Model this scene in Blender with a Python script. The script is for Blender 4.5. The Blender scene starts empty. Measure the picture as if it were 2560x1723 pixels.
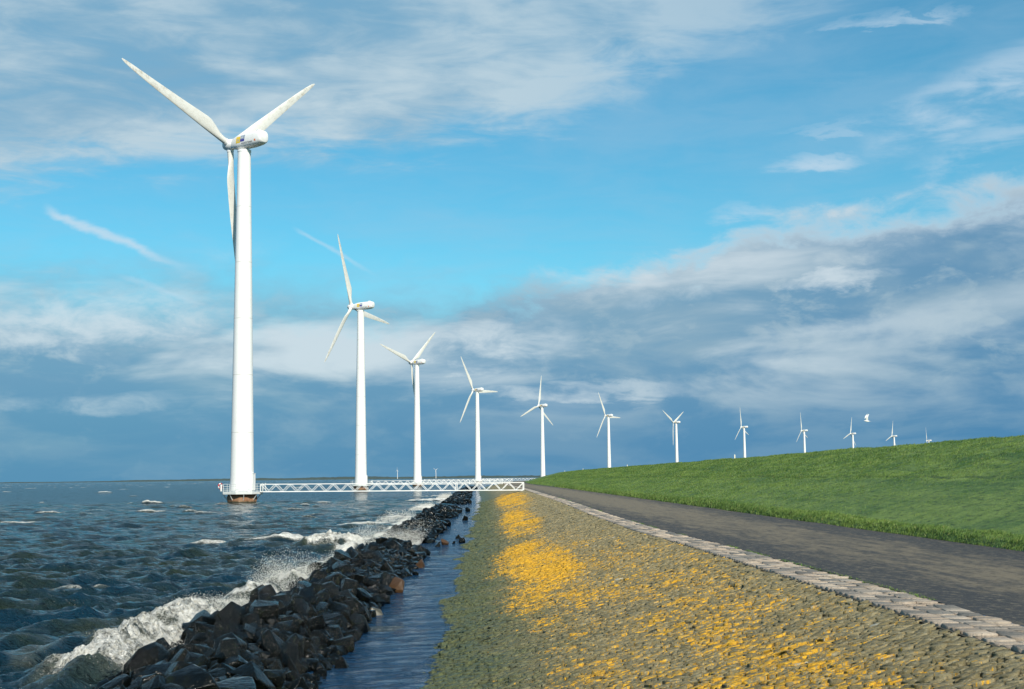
import bpy, bmesh, math, random
import numpy as np
from mathutils import Vector, Matrix

R = math.radians
scene = bpy.context.scene
random.seed(7)
rng = np.random.default_rng(11)

# ------------------------------------------------------------------ camera
EYE = 3.26                                    # metres above the water
cam_d = bpy.data.cameras.new("camera")
cam = bpy.data.objects.new("camera", cam_d)
scene.collection.objects.link(cam)
cam_d.sensor_width = 36.0
cam_d.lens = 50.0
cam_d.clip_start = 0.1
cam_d.clip_end = 60000
cam.matrix_world = Matrix.Translation((0, 0, EYE)) @ Matrix.Rotation(R(90 + 5.33), 4, 'X') @ Matrix.Rotation(R(-0.62), 4, 'Z')
scene.camera = cam

# ------------------------------------------------------------------ light
SUN_AZ, SUN_EL = 161.0, 33.0                  # clockwise from the view direction (+Y)
sd = bpy.data.lights.new("sun", 'SUN')
sd.energy = 5.0
sd.angle = R(0.5)
sd.color = (1.0, 0.93, 0.80)
so = bpy.data.objects.new("sun", sd)
scene.collection.objects.link(so)
svec = Vector((math.cos(R(SUN_EL)) * math.sin(R(SUN_AZ)), math.cos(R(SUN_EL)) * math.cos(R(SUN_AZ)), math.sin(R(SUN_EL))))
so.rotation_euler = svec.to_track_quat('Z', 'Y').to_euler()
so.location = svec * 100

scene.view_settings.view_transform = 'Standard'
scene.view_settings.look = 'None'
scene.view_settings.gamma = 1
scene.view_settings.use_curve_mapping = False
scene.view_settings.exposure = 0.12
scene.cycles.max_bounces = 6
scene.cycles.caustics_reflective = False
scene.cycles.caustics_refractive = False
scene.cycles.sample_clamp_indirect = 4.0


# ------------------------------------------------------------------ node helper
class NT:
    def __init__(self, tree):
        self.t = tree
        tree.nodes.clear()

    def n(self, typ, **kw):
        nd = self.t.nodes.new(typ)
        for k, v in kw.items():
            setattr(nd, k, v)
        return nd

    def put(self, sock, v):
        if isinstance(v, bpy.types.NodeSocket):
            self.t.links.new(v, sock)
        elif v is not None:
            if isinstance(v, (tuple, list)) and sock.type == 'RGBA' and len(v) == 3:
                v = (*v, 1)
            sock.default_value = v

    def math(self, op, a, b=None, c=None, clamp=False):
        nd = self.n('ShaderNodeMath', operation=op, use_clamp=clamp)
        self.put(nd.inputs[0], a)
        if b is not None: self.put(nd.inputs[1], b)
        if c is not None: self.put(nd.inputs[2], c)
        return nd.outputs[0]

    def add(self, a, b): return self.math('ADD', a, b)
    def sub(self, a, b): return self.math('SUBTRACT', a, b)
    def mul(self, a, b): return self.math('MULTIPLY', a, b)
    def div(self, a, b): return self.math('DIVIDE', a, b)

    def ss(self, v, lo, hi, tlo=0.0, thi=1.0):
        nd = self.n('ShaderNodeMapRange', interpolation_type='SMOOTHSTEP')
        self.put(nd.inputs[0], v)
        for i, x in enumerate((lo, hi, tlo, thi)): self.put(nd.inputs[1 + i], x)
        return nd.outputs[0]

    def mix(self, f, a, b, blend='MIX'):
        nd = self.n('ShaderNodeMix', data_type='RGBA', blend_type=blend)
        self.put(nd.inputs[0], f); self.put(nd.inputs[6], a); self.put(nd.inputs[7], b)
        return nd.outputs[2]

    def noise(self, vec, scale, detail=4, rough=0.55, dist=0.0, lac=2.0):
        nd = self.n('ShaderNodeTexNoise')
        if vec is not None: self.put(nd.inputs['Vector'], vec)
        nd.inputs['Scale'].default_value = scale
        nd.inputs['Detail'].default_value = detail
        nd.inputs['Roughness'].default_value = rough
        nd.inputs['Distortion'].default_value = dist
        nd.inputs['Lacunarity'].default_value = lac
        return nd.outputs[0]

    def comb(self, x, y, z=0.0):
        nd = self.n('ShaderNodeCombineXYZ')
        for i, v in enumerate((x, y, z)): self.put(nd.inputs[i], v)
        return nd.outputs[0]

    def sep(self, v):
        nd = self.n('ShaderNodeSeparateXYZ'); self.put(nd.inputs[0], v)
        return nd.outputs

    def mapping(self, v, rot=(0, 0, 0), scale=(1, 1, 1), loc=(0, 0, 0)):
        nd = self.n('ShaderNodeMapping'); self.put(nd.inputs[0], v)
        nd.inputs['Rotation'].default_value = rot
        nd.inputs['Scale'].default_value = scale
        nd.inputs['Location'].default_value = loc
        return nd.outputs[0]

    def attr(self, name):
        nd = self.n('ShaderNodeAttribute', attribute_name=name)
        return nd.outputs['Fac']

    def pos(self):
        return self.n('ShaderNodeNewGeometry').outputs['Position']

    def obj(self):
        return self.n('ShaderNodeTexCoord').outputs['Object']

    def curve(self, v, pts, xlo, xhi, ylo, yhi):
        nd = self.n('ShaderNodeFloatCurve')
        c = nd.mapping.curves[0]
        P = [((x - xlo) / (xhi - xlo), (y - ylo) / (yhi - ylo)) for x, y in pts]
        c.points[0].location = P[0]; c.points[1].location = P[-1]
        for p in P[1:-1]: c.points.new(*p)
        nd.mapping.update()
        mr = self.n('ShaderNodeMapRange'); self.put(mr.inputs[0], v)
        mr.inputs[1].default_value = xlo; mr.inputs[2].default_value = xhi
        self.put(nd.inputs['Value'], mr.outputs[0])
        return self.add(self.mul(nd.outputs[0], yhi - ylo), ylo)

    def bump(self, h, strength=0.5, dist=0.05, normal=None):
        nd = self.n('ShaderNodeBump')
        nd.inputs['Strength'].default_value = strength
        nd.inputs['Distance'].default_value = dist
        self.put(nd.inputs['Height'], h)
        if normal is not None: self.put(nd.inputs['Normal'], normal)
        return nd.outputs[0]


def material(name, build):
    m = bpy.data.materials.new(name)
    m.use_nodes = True
    nt = NT(m.node_tree)
    p = nt.n('ShaderNodeBsdfPrincipled')
    out = nt.n('ShaderNodeOutputMaterial')
    r = build(nt, p)
    nt.t.links.new(r if r is not None else p.outputs[0], out.inputs[0])
    return m


# ------------------------------------------------------------------ sky
world = bpy.data.worlds.new("World")
scene.world = world
world.use_nodes = True
w = NT(world.node_tree)
wout = w.n('ShaderNodeOutputWorld')
bg = w.n('ShaderNodeBackground')
bg.inputs[1].default_value = 0.1
w.t.links.new(bg.outputs[0], wout.inputs[0])
sky = w.n('ShaderNodeTexSky', sky_type='NISHITA')
sky.sun_disc = False
sky.sun_elevation = R(SUN_EL)
sky.sun_rotation = R(SUN_AZ)
sky.air_density = 1.0
sky.dust_density = 0.3
sky.ozone_density = 1.6
d = w.n('ShaderNodeTexCoord').outputs['Generated']
dx, dy, dz = w.sep(d)
az = w.mul(w.math('ARCTAN2', dx, dy), 180 / math.pi)
el = w.mul(w.math('ARCSINE', dz), 180 / math.pi)
SKY_TINT = (0.37, 0.97, 1.05)
blue = w.mix(1.0, sky.outputs[0], SKY_TINT, 'MULTIPLY')


def K(c):                                       # cloud radiance seen through the 0.1 background strength
    return tuple(10 * v for v in c)


n_big = w.noise(w.mapping(d, rot=(0, R(-14), 0), scale=(1.0, 1.0, 2.6)), 5.0, 5, 0.55, 0.3)
n_fib = w.noise(w.mapping(d, rot=(0, R(-22), 0), scale=(1.0, 1.0, 4.5), loc=(3, 1, 7)), 13.0, 7, 0.62, 0.5)
n_bank = w.noise(w.mapping(d, scale=(1.0, 1.0, 3.6), loc=(9, 2, 4)), 7.0, 6, 0.56, 0.4)
n_bank2 = w.noise(w.mapping(d, rot=(0, R(4), 0), scale=(1.0, 1.0, 4.5), loc=(2, 8, 1)), 5.0, 5, 0.5, 0.3)
n_puff = w.noise(w.mapping(d, scale=(1.0, 1.0, 2.0), loc=(5, 5, 2)), 26.0, 6, 0.6, 0.3)

# A: thin high sheet over the upper left
bA = w.curve(az, [(-60, 11.0), (-19.8, 10.9), (-16.6, 11.6), (-13, 12.1), (-8, 12.5), (-4.7, 12.4), (-2, 13.1), (1.5, 14.2), (4.2, 15.3), (7.7, 16.7), (11, 17.9), (14.5, 19.2), (24, 22), (60, 30)], -60, 60, 5, 35)
eA = w.add(w.sub(el, bA), w.add(w.mul(w.sub(n_fib, 0.5), 4.5), w.mul(w.sub(n_big, 0.5), 3.0)))
fadeA = w.mul(w.ss(az, -4, 16, 1.0, 0.5), w.mul(w.ss(w.math('ABSOLUTE', az), 35, 75, 1.0, 0.25), w.ss(el, 20, 28, 1.0, 0.12)))
dA = w.mul(w.ss(eA, -0.5, 2.0), w.mul(fadeA, w.ss(w.add(w.mul(n_fib, 0.6), w.mul(n_big, 0.4)), 0.25, 0.55, 0.68, 0.98)))
toneA = w.ss(w.add(w.mul(n_big, 0.75), w.mul(n_fib, 0.35)), 0.42, 0.68)
edgeA = w.ss(w.sub(el, bA), 0.3, 3.6, 0.75, 0.0)
toneA = w.math('MINIMUM', w.add(toneA, w.mul(edgeA, 0.55)), 1.0)
colA = w.mix(toneA, K((0.20, 0.385, 0.54)), K((0.46, 0.59, 0.67)))
veil = w.mul(w.ss(w.add(w.mul(n_big, 0.6), w.mul(n_fib, 0.4)), 0.35, 0.70), 0.30)
blue = w.mix(veil, blue, K((0.36, 0.52, 0.66)))
c1 = w.mix(dA, blue, colA)

# B: the grey-blue bank that reaches down to the horizon
bB = w.curve(az, [(-60, 8.0), (-19.8, 8.4), (-15, 8.3), (-10, 8.2), (-5.5, 7.8), (-2, 8.0), (2, 8.4), (5, 8.8), (7.4, 9.2), (9, 9.9), (12, 10.5), (16, 11.0), (20, 11.4), (60, 13)], -60, 60, 5, 15)
hB = w.sub(bB, el)
eB = w.add(hB, w.add(w.mul(w.sub(n_puff, 0.5), 3.2), w.mul(w.sub(n_bank, 0.5), 2.6)))
solidB = w.ss(az, -16, 6, 0.93, 0.97)
soft = w.ss(az, -8, 3, 1.5, 0.15)
dB = w.mul(w.ss(eB, w.mul(soft, -1.0), w.add(1.15, w.mul(soft, 1.3))), solidB)
low = w.ss(el, 1.5, 7.0, 1.0, 0.0)
dB = w.math('MAXIMUM', dB, w.mul(low, 0.93))
rim = w.mul(w.ss(eB, 2.2, 0.2), w.ss(az, -3, 8, 0.12, 1.0))
lit = w.ss(w.add(w.mul(n_bank, 0.55), w.mul(n_bank2, 0.55)), 0.50, 0.70)
lit = w.mul(lit, w.ss(el, 1.5, 4.5))
lit = w.mul(lit, w.ss(az, 6, 18, 1.0, 0.45))


azw = w.add(az, w.add(w.mul(w.sub(n_big, 0.5), 5.0), w.mul(w.sub(n_puff, 0.5), 2.2)))
elw = w.add(el, w.add(w.mul(w.sub(n_fib, 0.5), 2.2), w.mul(w.sub(n_puff, 0.5), 0.9)))


def blob(a0, e0, ra, re, amt, slope=0.0):
    u = w.div(w.sub(azw, a0), ra)
    v = w.div(w.sub(w.sub(elw, e0), w.mul(w.sub(azw, a0), slope)), re)
    r2 = w.add(w.mul(u, u), w.mul(v, v))
    return w.mul(w.ss(r2, 1.0, 0.0), amt)


for b in ((-16.0, 6.2, 7.5, 1.7, 1.0), (-1.5, 5.4, 4.6, 1.5, 1.0), (2.5, 3.4, 7.0, 0.55, 0.75), (13.5, 7.7, 2.6, 0.5, 0.95), (9.0, 7.9, 2.5, 0.5, 0.6), (12.0, 9.0, 6.5, 1.6, 0.5), (-14, 8.4, 6, 0.7, 0.0),
          (5.5, 8.5, 5.0, 0.6, 0.65), (14.5, 10.3, 6.0, 0.8, 0.9), (-17, 2.9, 3.6, 0.7, 0.5), (-12, 4.6, 5.0, 0.6, 0.35)):
    lit = w.math('MAXIMUM', lit, w.mul(blob(*b), w.ss(w.add(w.mul(n_puff, 0.6), w.mul(n_bank, 0.4)), 0.33, 0.60)))
lit = w.math('MAXIMUM', lit, rim)
darkB = w.mix(w.ss(el, 0.0, 8.0), K((0.075, 0.225, 0.41)), K((0.185, 0.345, 0.48)))
darkB = w.mix(w.ss(az, 4, 19, 0.0, 0.45), darkB, K((0.045, 0.18, 0.37)))
darkB = w.mix(w.mul(w.ss(n_bank, 0.40, 0.62), w.ss(el, 0.5, 5.0, 0.25, 0.75)), darkB, K((0.27, 0.40, 0.50)))
darkB = w.mix(w.mul(w.ss(n_puff, 0.52, 0.66), w.ss(el, 2.0, 6.0, 0.1, 0.55)), darkB, K((0.34, 0.46, 0.54)))
colB = w.mix(lit, darkB, K((0.56, 0.65, 0.71)))
c2 = w.mix(dB, c1, colB)

# wisps, and two thin vapour trails
wisp = None
for b in ((19.5, 14.6, 5.5, 1.6, 0.62, 0.35), (12.6, 12.2, 2.6, 0.55, 0.75, 0.08), (15.5, 17.5, 3.0, 0.28, 0.5, 0.03), (19, 12.6, 3.6, 0.9, 0.45, 0.3), (14.0, 13.6, 3.0, 0.25, 0.3, 0.05),
          (9.2, 10.3, 2.0, 0.6, 0.6, 0.0)):
    m_ = blob(*b)
    wisp = m_ if wisp is None else w.math('MAXIMUM', wisp, m_)
wisp = w.mul(wisp, w.ss(w.add(w.mul(n_fib, 0.65), w.mul(n_puff, 0.35)), 0.36, 0.62))
c3 = w.mix(wisp, c2, K((0.52, 0.65, 0.76)))


def trail(a0, e0, a1, e1, wd, amt):
    L = math.hypot(a1 - a0, e1 - e0); ux, uy = (a1 - a0) / L, (e1 - e0) / L
    pa, pe = w.sub(az, a0), w.sub(el, e0)
    t = w.add(w.mul(pa, ux), w.mul(pe, uy))
    o = w.add(w.mul(pa, -uy), w.mul(pe, ux))
    o = w.add(o, w.add(w.mul(w.sub(n_puff, 0.5), wd * 3.0), w.mul(w.sub(n_big, 0.5), wd * 4.0)))
    body = w.ss(w.math('ABSOLUTE', o), wd, 0.0)
    return w.mul(w.mul(body, w.mul(w.ss(t, -0.3, 0.5), w.ss(t, L, L * 0.5))), amt)


tr = trail(-18.3, 10.35, -12.4, 8.1, 0.27, 0.8)
tr = w.math('MAXIMUM', tr, trail(-8.7, 9.9, -5.2, 8.0, 0.13, 0.42))
tr = w.math('MAXIMUM', tr, trail(-15.5, 7.9, -11.8, 6.8, 0.16, 0.3))
c4 = w.mix(tr, c3, K((0.50, 0.66, 0.78)))
w.t.links.new(c4, bg.inputs[0])


# ------------------------------------------------------------------ numpy helpers
def hash2(ix, iy, seed=0):
    h = np.sin(ix * 127.1 + iy * 311.7 + seed * 74.7) * 43758.5453
    return h - np.floor(h)


def vnoise(x, y, seed=0):
    ix, iy = np.floor(x), np.floor(y)
    fx, fy = x - ix, y - iy
    fx = fx * fx * (3 - 2 * fx); fy = fy * fy * (3 - 2 * fy)
    a, b = hash2(ix, iy, seed), hash2(ix + 1, iy, seed)
    c, e = hash2(ix, iy + 1, seed), hash2(ix + 1, iy + 1, seed)
    return (a * (1 - fx) + b * fx) * (1 - fy) + (c * (1 - fx) + e * fx) * fy


def fbm(x, y, o=4, seed=0):
    s, a, t = 0, 0.5, 0
    for i in range(o):
        s = s + a * vnoise(x, y, seed + i); t += a
        x, y, a = x * 2.03 + 5.1, y * 2.03 + 1.7, a * 0.5
    return s / t


def sstep(x, a, b):
    t = np.clip((x - a) / (b - a), 0, 1)
    return t * t * (3 - 2 * t)


def link(o, parent=None):
    scene.collection.objects.link(o)
    if parent is not None: o.parent = parent
    return o


def npmesh(name, verts, faces, mat=None, parent=None, smooth=False, attrs=None):
    """verts (N,3); faces: list of int arrays (M,k)."""
    me = bpy.data.meshes.new(name)
    verts = np.asarray(verts, dtype=np.float32)
    me.vertices.add(len(verts)); me.vertices.foreach_set('co', verts.ravel())
    loops = np.concatenate([np.asarray(f, dtype=np.int32).ravel() for f in faces])
    sizes = np.concatenate([np.full(len(f), np.asarray(f).shape[1], dtype=np.int32) for f in faces])
    me.loops.add(len(loops)); me.loops.foreach_set('vertex_index', loops)
    me.polygons.add(len(sizes))
    starts = np.concatenate([[0], np.cumsum(sizes)[:-1]]).astype(np.int32)
    me.polygons.foreach_set('loop_start', starts)
    me.polygons.foreach_set('loop_total', sizes)
    if smooth: me.polygons.foreach_set('use_smooth', np.ones(len(sizes), dtype=bool))
    for k, v in (attrs or {}).items():
        a = me.attributes.new(k, 'FLOAT', 'POINT'); a.data.foreach_set('value', np.asarray(v, dtype=np.float32).ravel())
    me.update(calc_edges=True); me.validate()
    if mat: me.materials.append(mat)
    return link(bpy.data.objects.new(name, me), parent)


def grid_faces(nr, nc):
    i = np.arange(nr - 1)[:, None] * nc + np.arange(nc - 1)[None, :]
    return np.stack([i, i + 1, i + 1 + nc, i + nc], -1).reshape(-1, 4)


def tag(o, label=None, cat=None, group=None, kind=None):
    for k, v in (('label', label), ('category', cat), ('group', group), ('kind', kind)):
        if v: o[k] = v
    return o


def empty(name, loc, rz=0.0):
    o = bpy.data.objects.new(name, None)
    o.empty_display_size = 0.5
    o.location = loc; o.rotation_euler = (0, 0, rz)
    return link(o)


class MB:
    """collects boxes, bars and tubes; build() links them as one mesh object"""
    def __init__(self): self.v, self.f = [], []

    def raw(self, vs, fs):
        b = len(self.v)
        self.v += [tuple(p) for p in vs]; self.f += [tuple(b + i for i in f) for f in fs]
        return self

    def box(self, c, s):
        x, y, z = c; a, b, e = s[0] / 2, s[1] / 2, s[2] / 2
        vs = [(x + i * a, y + j * b, z + k * e) for k in (-1, 1) for j in (-1, 1) for i in (-1, 1)]
        return self.raw(vs, [(0, 2, 3, 1), (4, 5, 7, 6), (0, 1, 5, 4), (2, 6, 7, 3), (0, 4, 6, 2), (1, 3, 7, 5)])

    def tube(self, p, q, r0, r1=None, n=8, cap=True):
        p, q = Vector(p), Vector(q); r1 = r0 if r1 is None else r1
        z = (q - p).normalized(); x = z.orthogonal().normalized()
        if n == 4: x = z.cross(Vector((0, 0, 1))).normalized() if abs(z.z) < 0.9 else Vector((1, 0, 0))
        y = z.cross(x)
        ph = math.pi / 4 if n == 4 else 0
        vs = [c + r * (math.cos(ph + 2 * math.pi * k / n) * x + math.sin(ph + 2 * math.pi * k / n) * y) for c, r in ((p, r0), (q, r1)) for k in range(n)]
        fs = [(k, (k + 1) % n, n + (k + 1) % n, n + k) for k in range(n)]
        if cap: fs += [tuple(range(n - 1, -1, -1)), tuple(range(n, 2 * n))]
        return self.raw(vs, fs)

    def lathe(self, prof, n=32, cap=True):
        vs = [(r * math.cos(2 * math.pi * k / n), r * math.sin(2 * math.pi * k / n), z) for r, z in prof for k in range(n)]
        fs = [(i * n + k, i * n + (k + 1) % n, (i + 1) * n + (k + 1) % n, (i + 1) * n + k) for i in range(len(prof) - 1) for k in range(n)]
        if cap: fs += [tuple(range(n - 1, -1, -1)), tuple((len(prof) - 1) * n + k for k in range(n))]
        return self.raw(vs, fs)

    def loft(self, rings):
        n = len(rings[0])
        fs = [(i * n + k, i * n + (k + 1) % n, (i + 1) * n + (k + 1) % n, (i + 1) * n + k) for i in range(len(rings) - 1) for k in range(n)]
        fs += [tuple(range(n - 1, -1, -1)), tuple((len(rings) - 1) * n + k for k in range(n))]
        return self.raw([p for r in rings for p in r], fs)

    def mesh(self, name, mat=None, smooth=None):
        me = bpy.data.meshes.new(name)
        me.from_pydata(self.v, [], self.f)
        bm = bmesh.new(); bm.from_mesh(me); bmesh.ops.recalc_face_normals(bm, faces=bm.faces); bm.to_mesh(me); bm.free()
        if mat: me.materials.append(mat)
        if smooth is not None:
            me.polygons.foreach_set('use_smooth', np.ones(len(me.polygons), dtype=bool))
            me.set_sharp_from_angle(angle=R(smooth))
        return me

    def build(self, name, mat=None, parent=None, smooth=None):
        return link(bpy.data.objects.new(name, self.mesh(name, mat, smooth)), parent)


# ------------------------------------------------------------------ materials
def m_white(nt, p):
    n1 = nt.noise(nt.obj(), 0.6, 4)
    n2 = nt.noise(nt.mapping(nt.obj(), scale=(3, 3, 0.25)), 1.5, 4)
    c = nt.mix(nt.ss(nt.add(nt.mul(n1, 0.5), nt.mul(n2, 0.5)), 0.5, 0.75), (0.82, 0.82, 0.80), (0.74, 0.73, 0.69))
    z = nt.sep(nt.obj())[2]
    for zz in (9.9, 18.0, 26.0, 34.0, 42.0):
        c = nt.mix(nt.ss(nt.math('ABSOLUTE', nt.sub(z, zz)), 0.07, 0.03, 0, 0.5), c, (0.45, 0.44, 0.40))
    nt.put(p.inputs['Base Color'], c)
    p.inputs['Roughness'].default_value = 0.42


def m_blade(nt, p):
    n1 = nt.noise(nt.obj(), 0.9, 5, 0.6)
    n2 = nt.noise(nt.obj(), 3.5, 4, 0.6)
    z = nt.sep(nt.obj())[2]
    dirt = nt.mul(nt.ss(nt.add(nt.mul(n1, 0.6), nt.mul(n2, 0.4)), 0.45, 0.68), nt.ss(z, 4, 19, 0.25, 0.9))
    nt.put(p.inputs['Base Color'], nt.mix(dirt, (0.70, 0.69, 0.64), (0.40, 0.36, 0.28)))
    p.inputs['Roughness'].default_value = 0.4


def m_galv(nt, p):
    n1 = nt.noise(nt.pos(), 2.0, 3)
    nt.put(p.inputs['Base Color'], nt.mix(n1, (0.66, 0.68, 0.66), (0.52, 0.55, 0.54)))
    p.inputs['Roughness'].default_value = 0.5


def m_rust(nt, p):
    n1 = nt.noise(nt.obj(), 1.6, 5, 0.65)
    n2 = nt.noise(nt.mapping(nt.obj(), scale=(2.5, 2.5, 0.4)), 1.6, 4)
    c = nt.mix(nt.ss(n1, 0.35, 0.65), (0.25, 0.115, 0.055), (0.33, 0.20, 0.12))
    c = nt.mix(nt.mul(nt.ss(n2, 0.52, 0.7), 0.7), c, (0.10, 0.055, 0.035))
    z = nt.sep(nt.pos())[2]
    c = nt.mix(nt.ss(nt.add(z, nt.mul(nt.sub(n1, 0.5), 0.5)), 0.45, 0.2), c, (0.03, 0.035, 0.02))
    nt.put(p.inputs['Base Color'], c)
    p.inputs['Roughness'].default_value = 0.75


def flat(name, col, rough=0.5):
    def f(nt, p):
        n1 = nt.noise(nt.obj(), 5.0, 3)
        nt.put(p.inputs['Base Color'], nt.mix(nt.mul(n1, 0.4), col, tuple(c * 0.8 for c in col)))
        p.inputs['Roughness'].default_value = rough
    return material(name, f)


def m_water(nt, p):
    pos = nt.pos()
    foam_a = nt.attr('foam')
    calm = nt.attr('calm')
    n1 = nt.noise(pos, 5.0, 6, 0.7)
    n2 = nt.noise(pos, 21.0, 3, 0.6)
    fm = nt.add(foam_a, nt.mul(nt.sub(nt.add(nt.mul(n1, 0.6), nt.mul(n2, 0.4)), 0.5), 1.7))
    foam = nt.mul(nt.ss(fm, 0.42, 0.80), nt.ss(foam_a, 0.03, 0.2))
    n3 = nt.noise(pos, 11.0, 6, 0.75)
    big = nt.noise(pos, 0.05, 4)
    turb = nt.noise(nt.mapping(pos, scale=(0.5, 1.0, 1)), 0.55, 4, 0.6)
    body = nt.mix(nt.ss(nt.add(nt.mul(big, 0.4), nt.mul(turb, 0.6)), 0.38, 0.62), (0.003, 0.026, 0.048), (0.018, 0.028, 0.016))
    body = nt.mix(nt.mul(calm, 0.8), body, (0.005, 0.040, 0.110))
    churn = nt.mix(nt.ss(foam_a, 0.05, 0.6), body, (0.07, 0.082, 0.066))
    col = nt.mix(foam, churn, nt.mix(nt.ss(n3, 0.36, 0.54), (0.70, 0.67, 0.57), (0.92, 0.91, 0.86)))
    nt.put(p.inputs['Base Color'], col)
    nt.put(p.inputs['Roughness'], nt.mix(foam, (0.08,) * 3, (0.9,) * 3))
    p.inputs['IOR'].default_value = 1.333
    far_ = nt.ss(nt.sep(pos)[1], 40, 320, 0.5, 0.2)        # reflection dimmed with distance, standing in for wave crests hiding mirror-like slopes
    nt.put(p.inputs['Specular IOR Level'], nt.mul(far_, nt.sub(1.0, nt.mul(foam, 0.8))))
    w1 = nt.noise(nt.mapping(pos, rot=(0, 0, R(35)), scale=(1.0, 2.2, 1)), 2.2, 5, 0.6, 0.4)
    w2 = nt.noise(nt.mapping(pos, rot=(0, 0, R(20)), scale=(1.0, 1.8, 1)), 0.55, 3, 0.5, 0.3)
    w3 = nt.noise(pos, 30.0, 5, 0.7)
    b0 = nt.bump(w2, 1.0, 1.1)
    b = nt.bump(w1, 1.0, 0.34, b0)
    w4 = nt.noise(nt.mapping(pos, rot=(0, 0, R(30)), scale=(1.0, 1.7, 1)), 8.0, 4, 0.6, 0.3)
    b = nt.bump(w4, 0.8, 0.07, b)
    # choppy facets: tilt the normal itself, so that far water stays as rough as near water
    def tilt(vec, sc, det):
        nd = nt.n('ShaderNodeTexNoise'); nt.put(nd.inputs['Vector'], vec)
        nd.inputs['Scale'].default_value = sc; nd.inputs['Detail'].default_value = det; nd.inputs['Roughness'].default_value = 0.65
        v = nt.n('ShaderNodeVectorMath', operation='SUBTRACT'); nt.put(v.inputs[0], nd.outputs['Color']); v.inputs[1].default_value = (0.5, 0.5, 0.5)
        m = nt.n('ShaderNodeVectorMath', operation='MULTIPLY'); nt.put(m.inputs[0], v.outputs[0]); m.inputs[1].default_value = (1, 1, 0)
        return m.outputs[0]
    dist = nt.sep(pos)[1]
    t1 = nt.n('ShaderNodeVectorMath', operation='SCALE'); nt.put(t1.inputs[0], tilt(nt.mapping(pos, rot=(0, 0, R(28)), scale=(1, 1.6, 1)), 0.9, 5))
    nt.put(t1.inputs['Scale'], nt.mul(nt.ss(dist, 45, 220, 0.3, 2.3), nt.sub(1.0, nt.mul(calm, 0.7))))
    ad = nt.n('ShaderNodeVectorMath', operation='ADD'); nt.put(ad.inputs[0], b); nt.put(ad.inputs[1], t1.outputs[0])
    t2 = nt.n('ShaderNodeVectorMath', operation='SCALE'); nt.put(t2.inputs[0], tilt(pos, 7.0, 4)); t2.inputs['Scale'].default_value = 1.1
    ad2 = nt.n('ShaderNodeVectorMath', operation='ADD'); nt.put(ad2.inputs[0], ad.outputs[0]); nt.put(ad2.inputs[1], t2.outputs[0])
    nm = nt.n('ShaderNodeVectorMath', operation='NORMALIZE'); nt.put(nm.inputs[0], ad2.outputs[0])
    b2 = nt.bump(nt.mul(nt.add(w3, nt.mul(n3, 1.5)), foam), 0.9, 0.045, nm.outputs[0])
    nt.put(p.inputs['Normal'], b2)


def m_foam(nt, p):
    n1 = nt.noise(nt.pos(), 6.0, 4)
    nt.put(p.inputs['Base Color'], nt.mix(n1, (0.86, 0.85, 0.80), (0.74, 0.72, 0.64)))
    p.inputs['Roughness'].default_value = 0.8


def m_rock(nt, p):
    oi = nt.n('ShaderNodeObjectInfo').outputs['Random']
    v = nt.n('ShaderNodeVectorMath', operation='ADD')
    nt.put(v.inputs[0], nt.obj())
    nt.put(v.inputs[1], nt.comb(nt.mul(oi, 31.0), nt.mul(oi, 17.0), 0.0))
    n1 = nt.noise(v.outputs[0], 2.0, 6, 0.65)
    n2 = nt.noise(v.outputs[0], 9.0, 5, 0.65)
    c = nt.mix(nt.ss(n1, 0.4, 0.7), (0.002, 0.003, 0.003), (0.0065, 0.0075, 0.0065))
    c = nt.mix(nt.ss(n2, 0.64, 0.78, 0, 0.4), c, (0.035, 0.032, 0.022))
    c = nt.mix(nt.ss(oi, 0.75, 1.0, 0.0, 0.6), c, (0.012, 0.012, 0.009))
    c = nt.mix(nt.mul(nt.ss(n1, 0.55, 0.68), 0.5), c, (0.010, 0.014, 0.004))
    nt.put(p.inputs['Base Color'], c)
    nt.put(p.inputs['Roughness'], nt.ss(n2, 0.3, 0.7, 0.07, 0.20))
    p.inputs['Specular IOR Level'].default_value = 0.22
    nt.put(p.inputs['Normal'], nt.bump(nt.add(nt.mul(n1, 0.6), nt.mul(n2, 0.4)), 0.9, 0.09))


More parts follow.
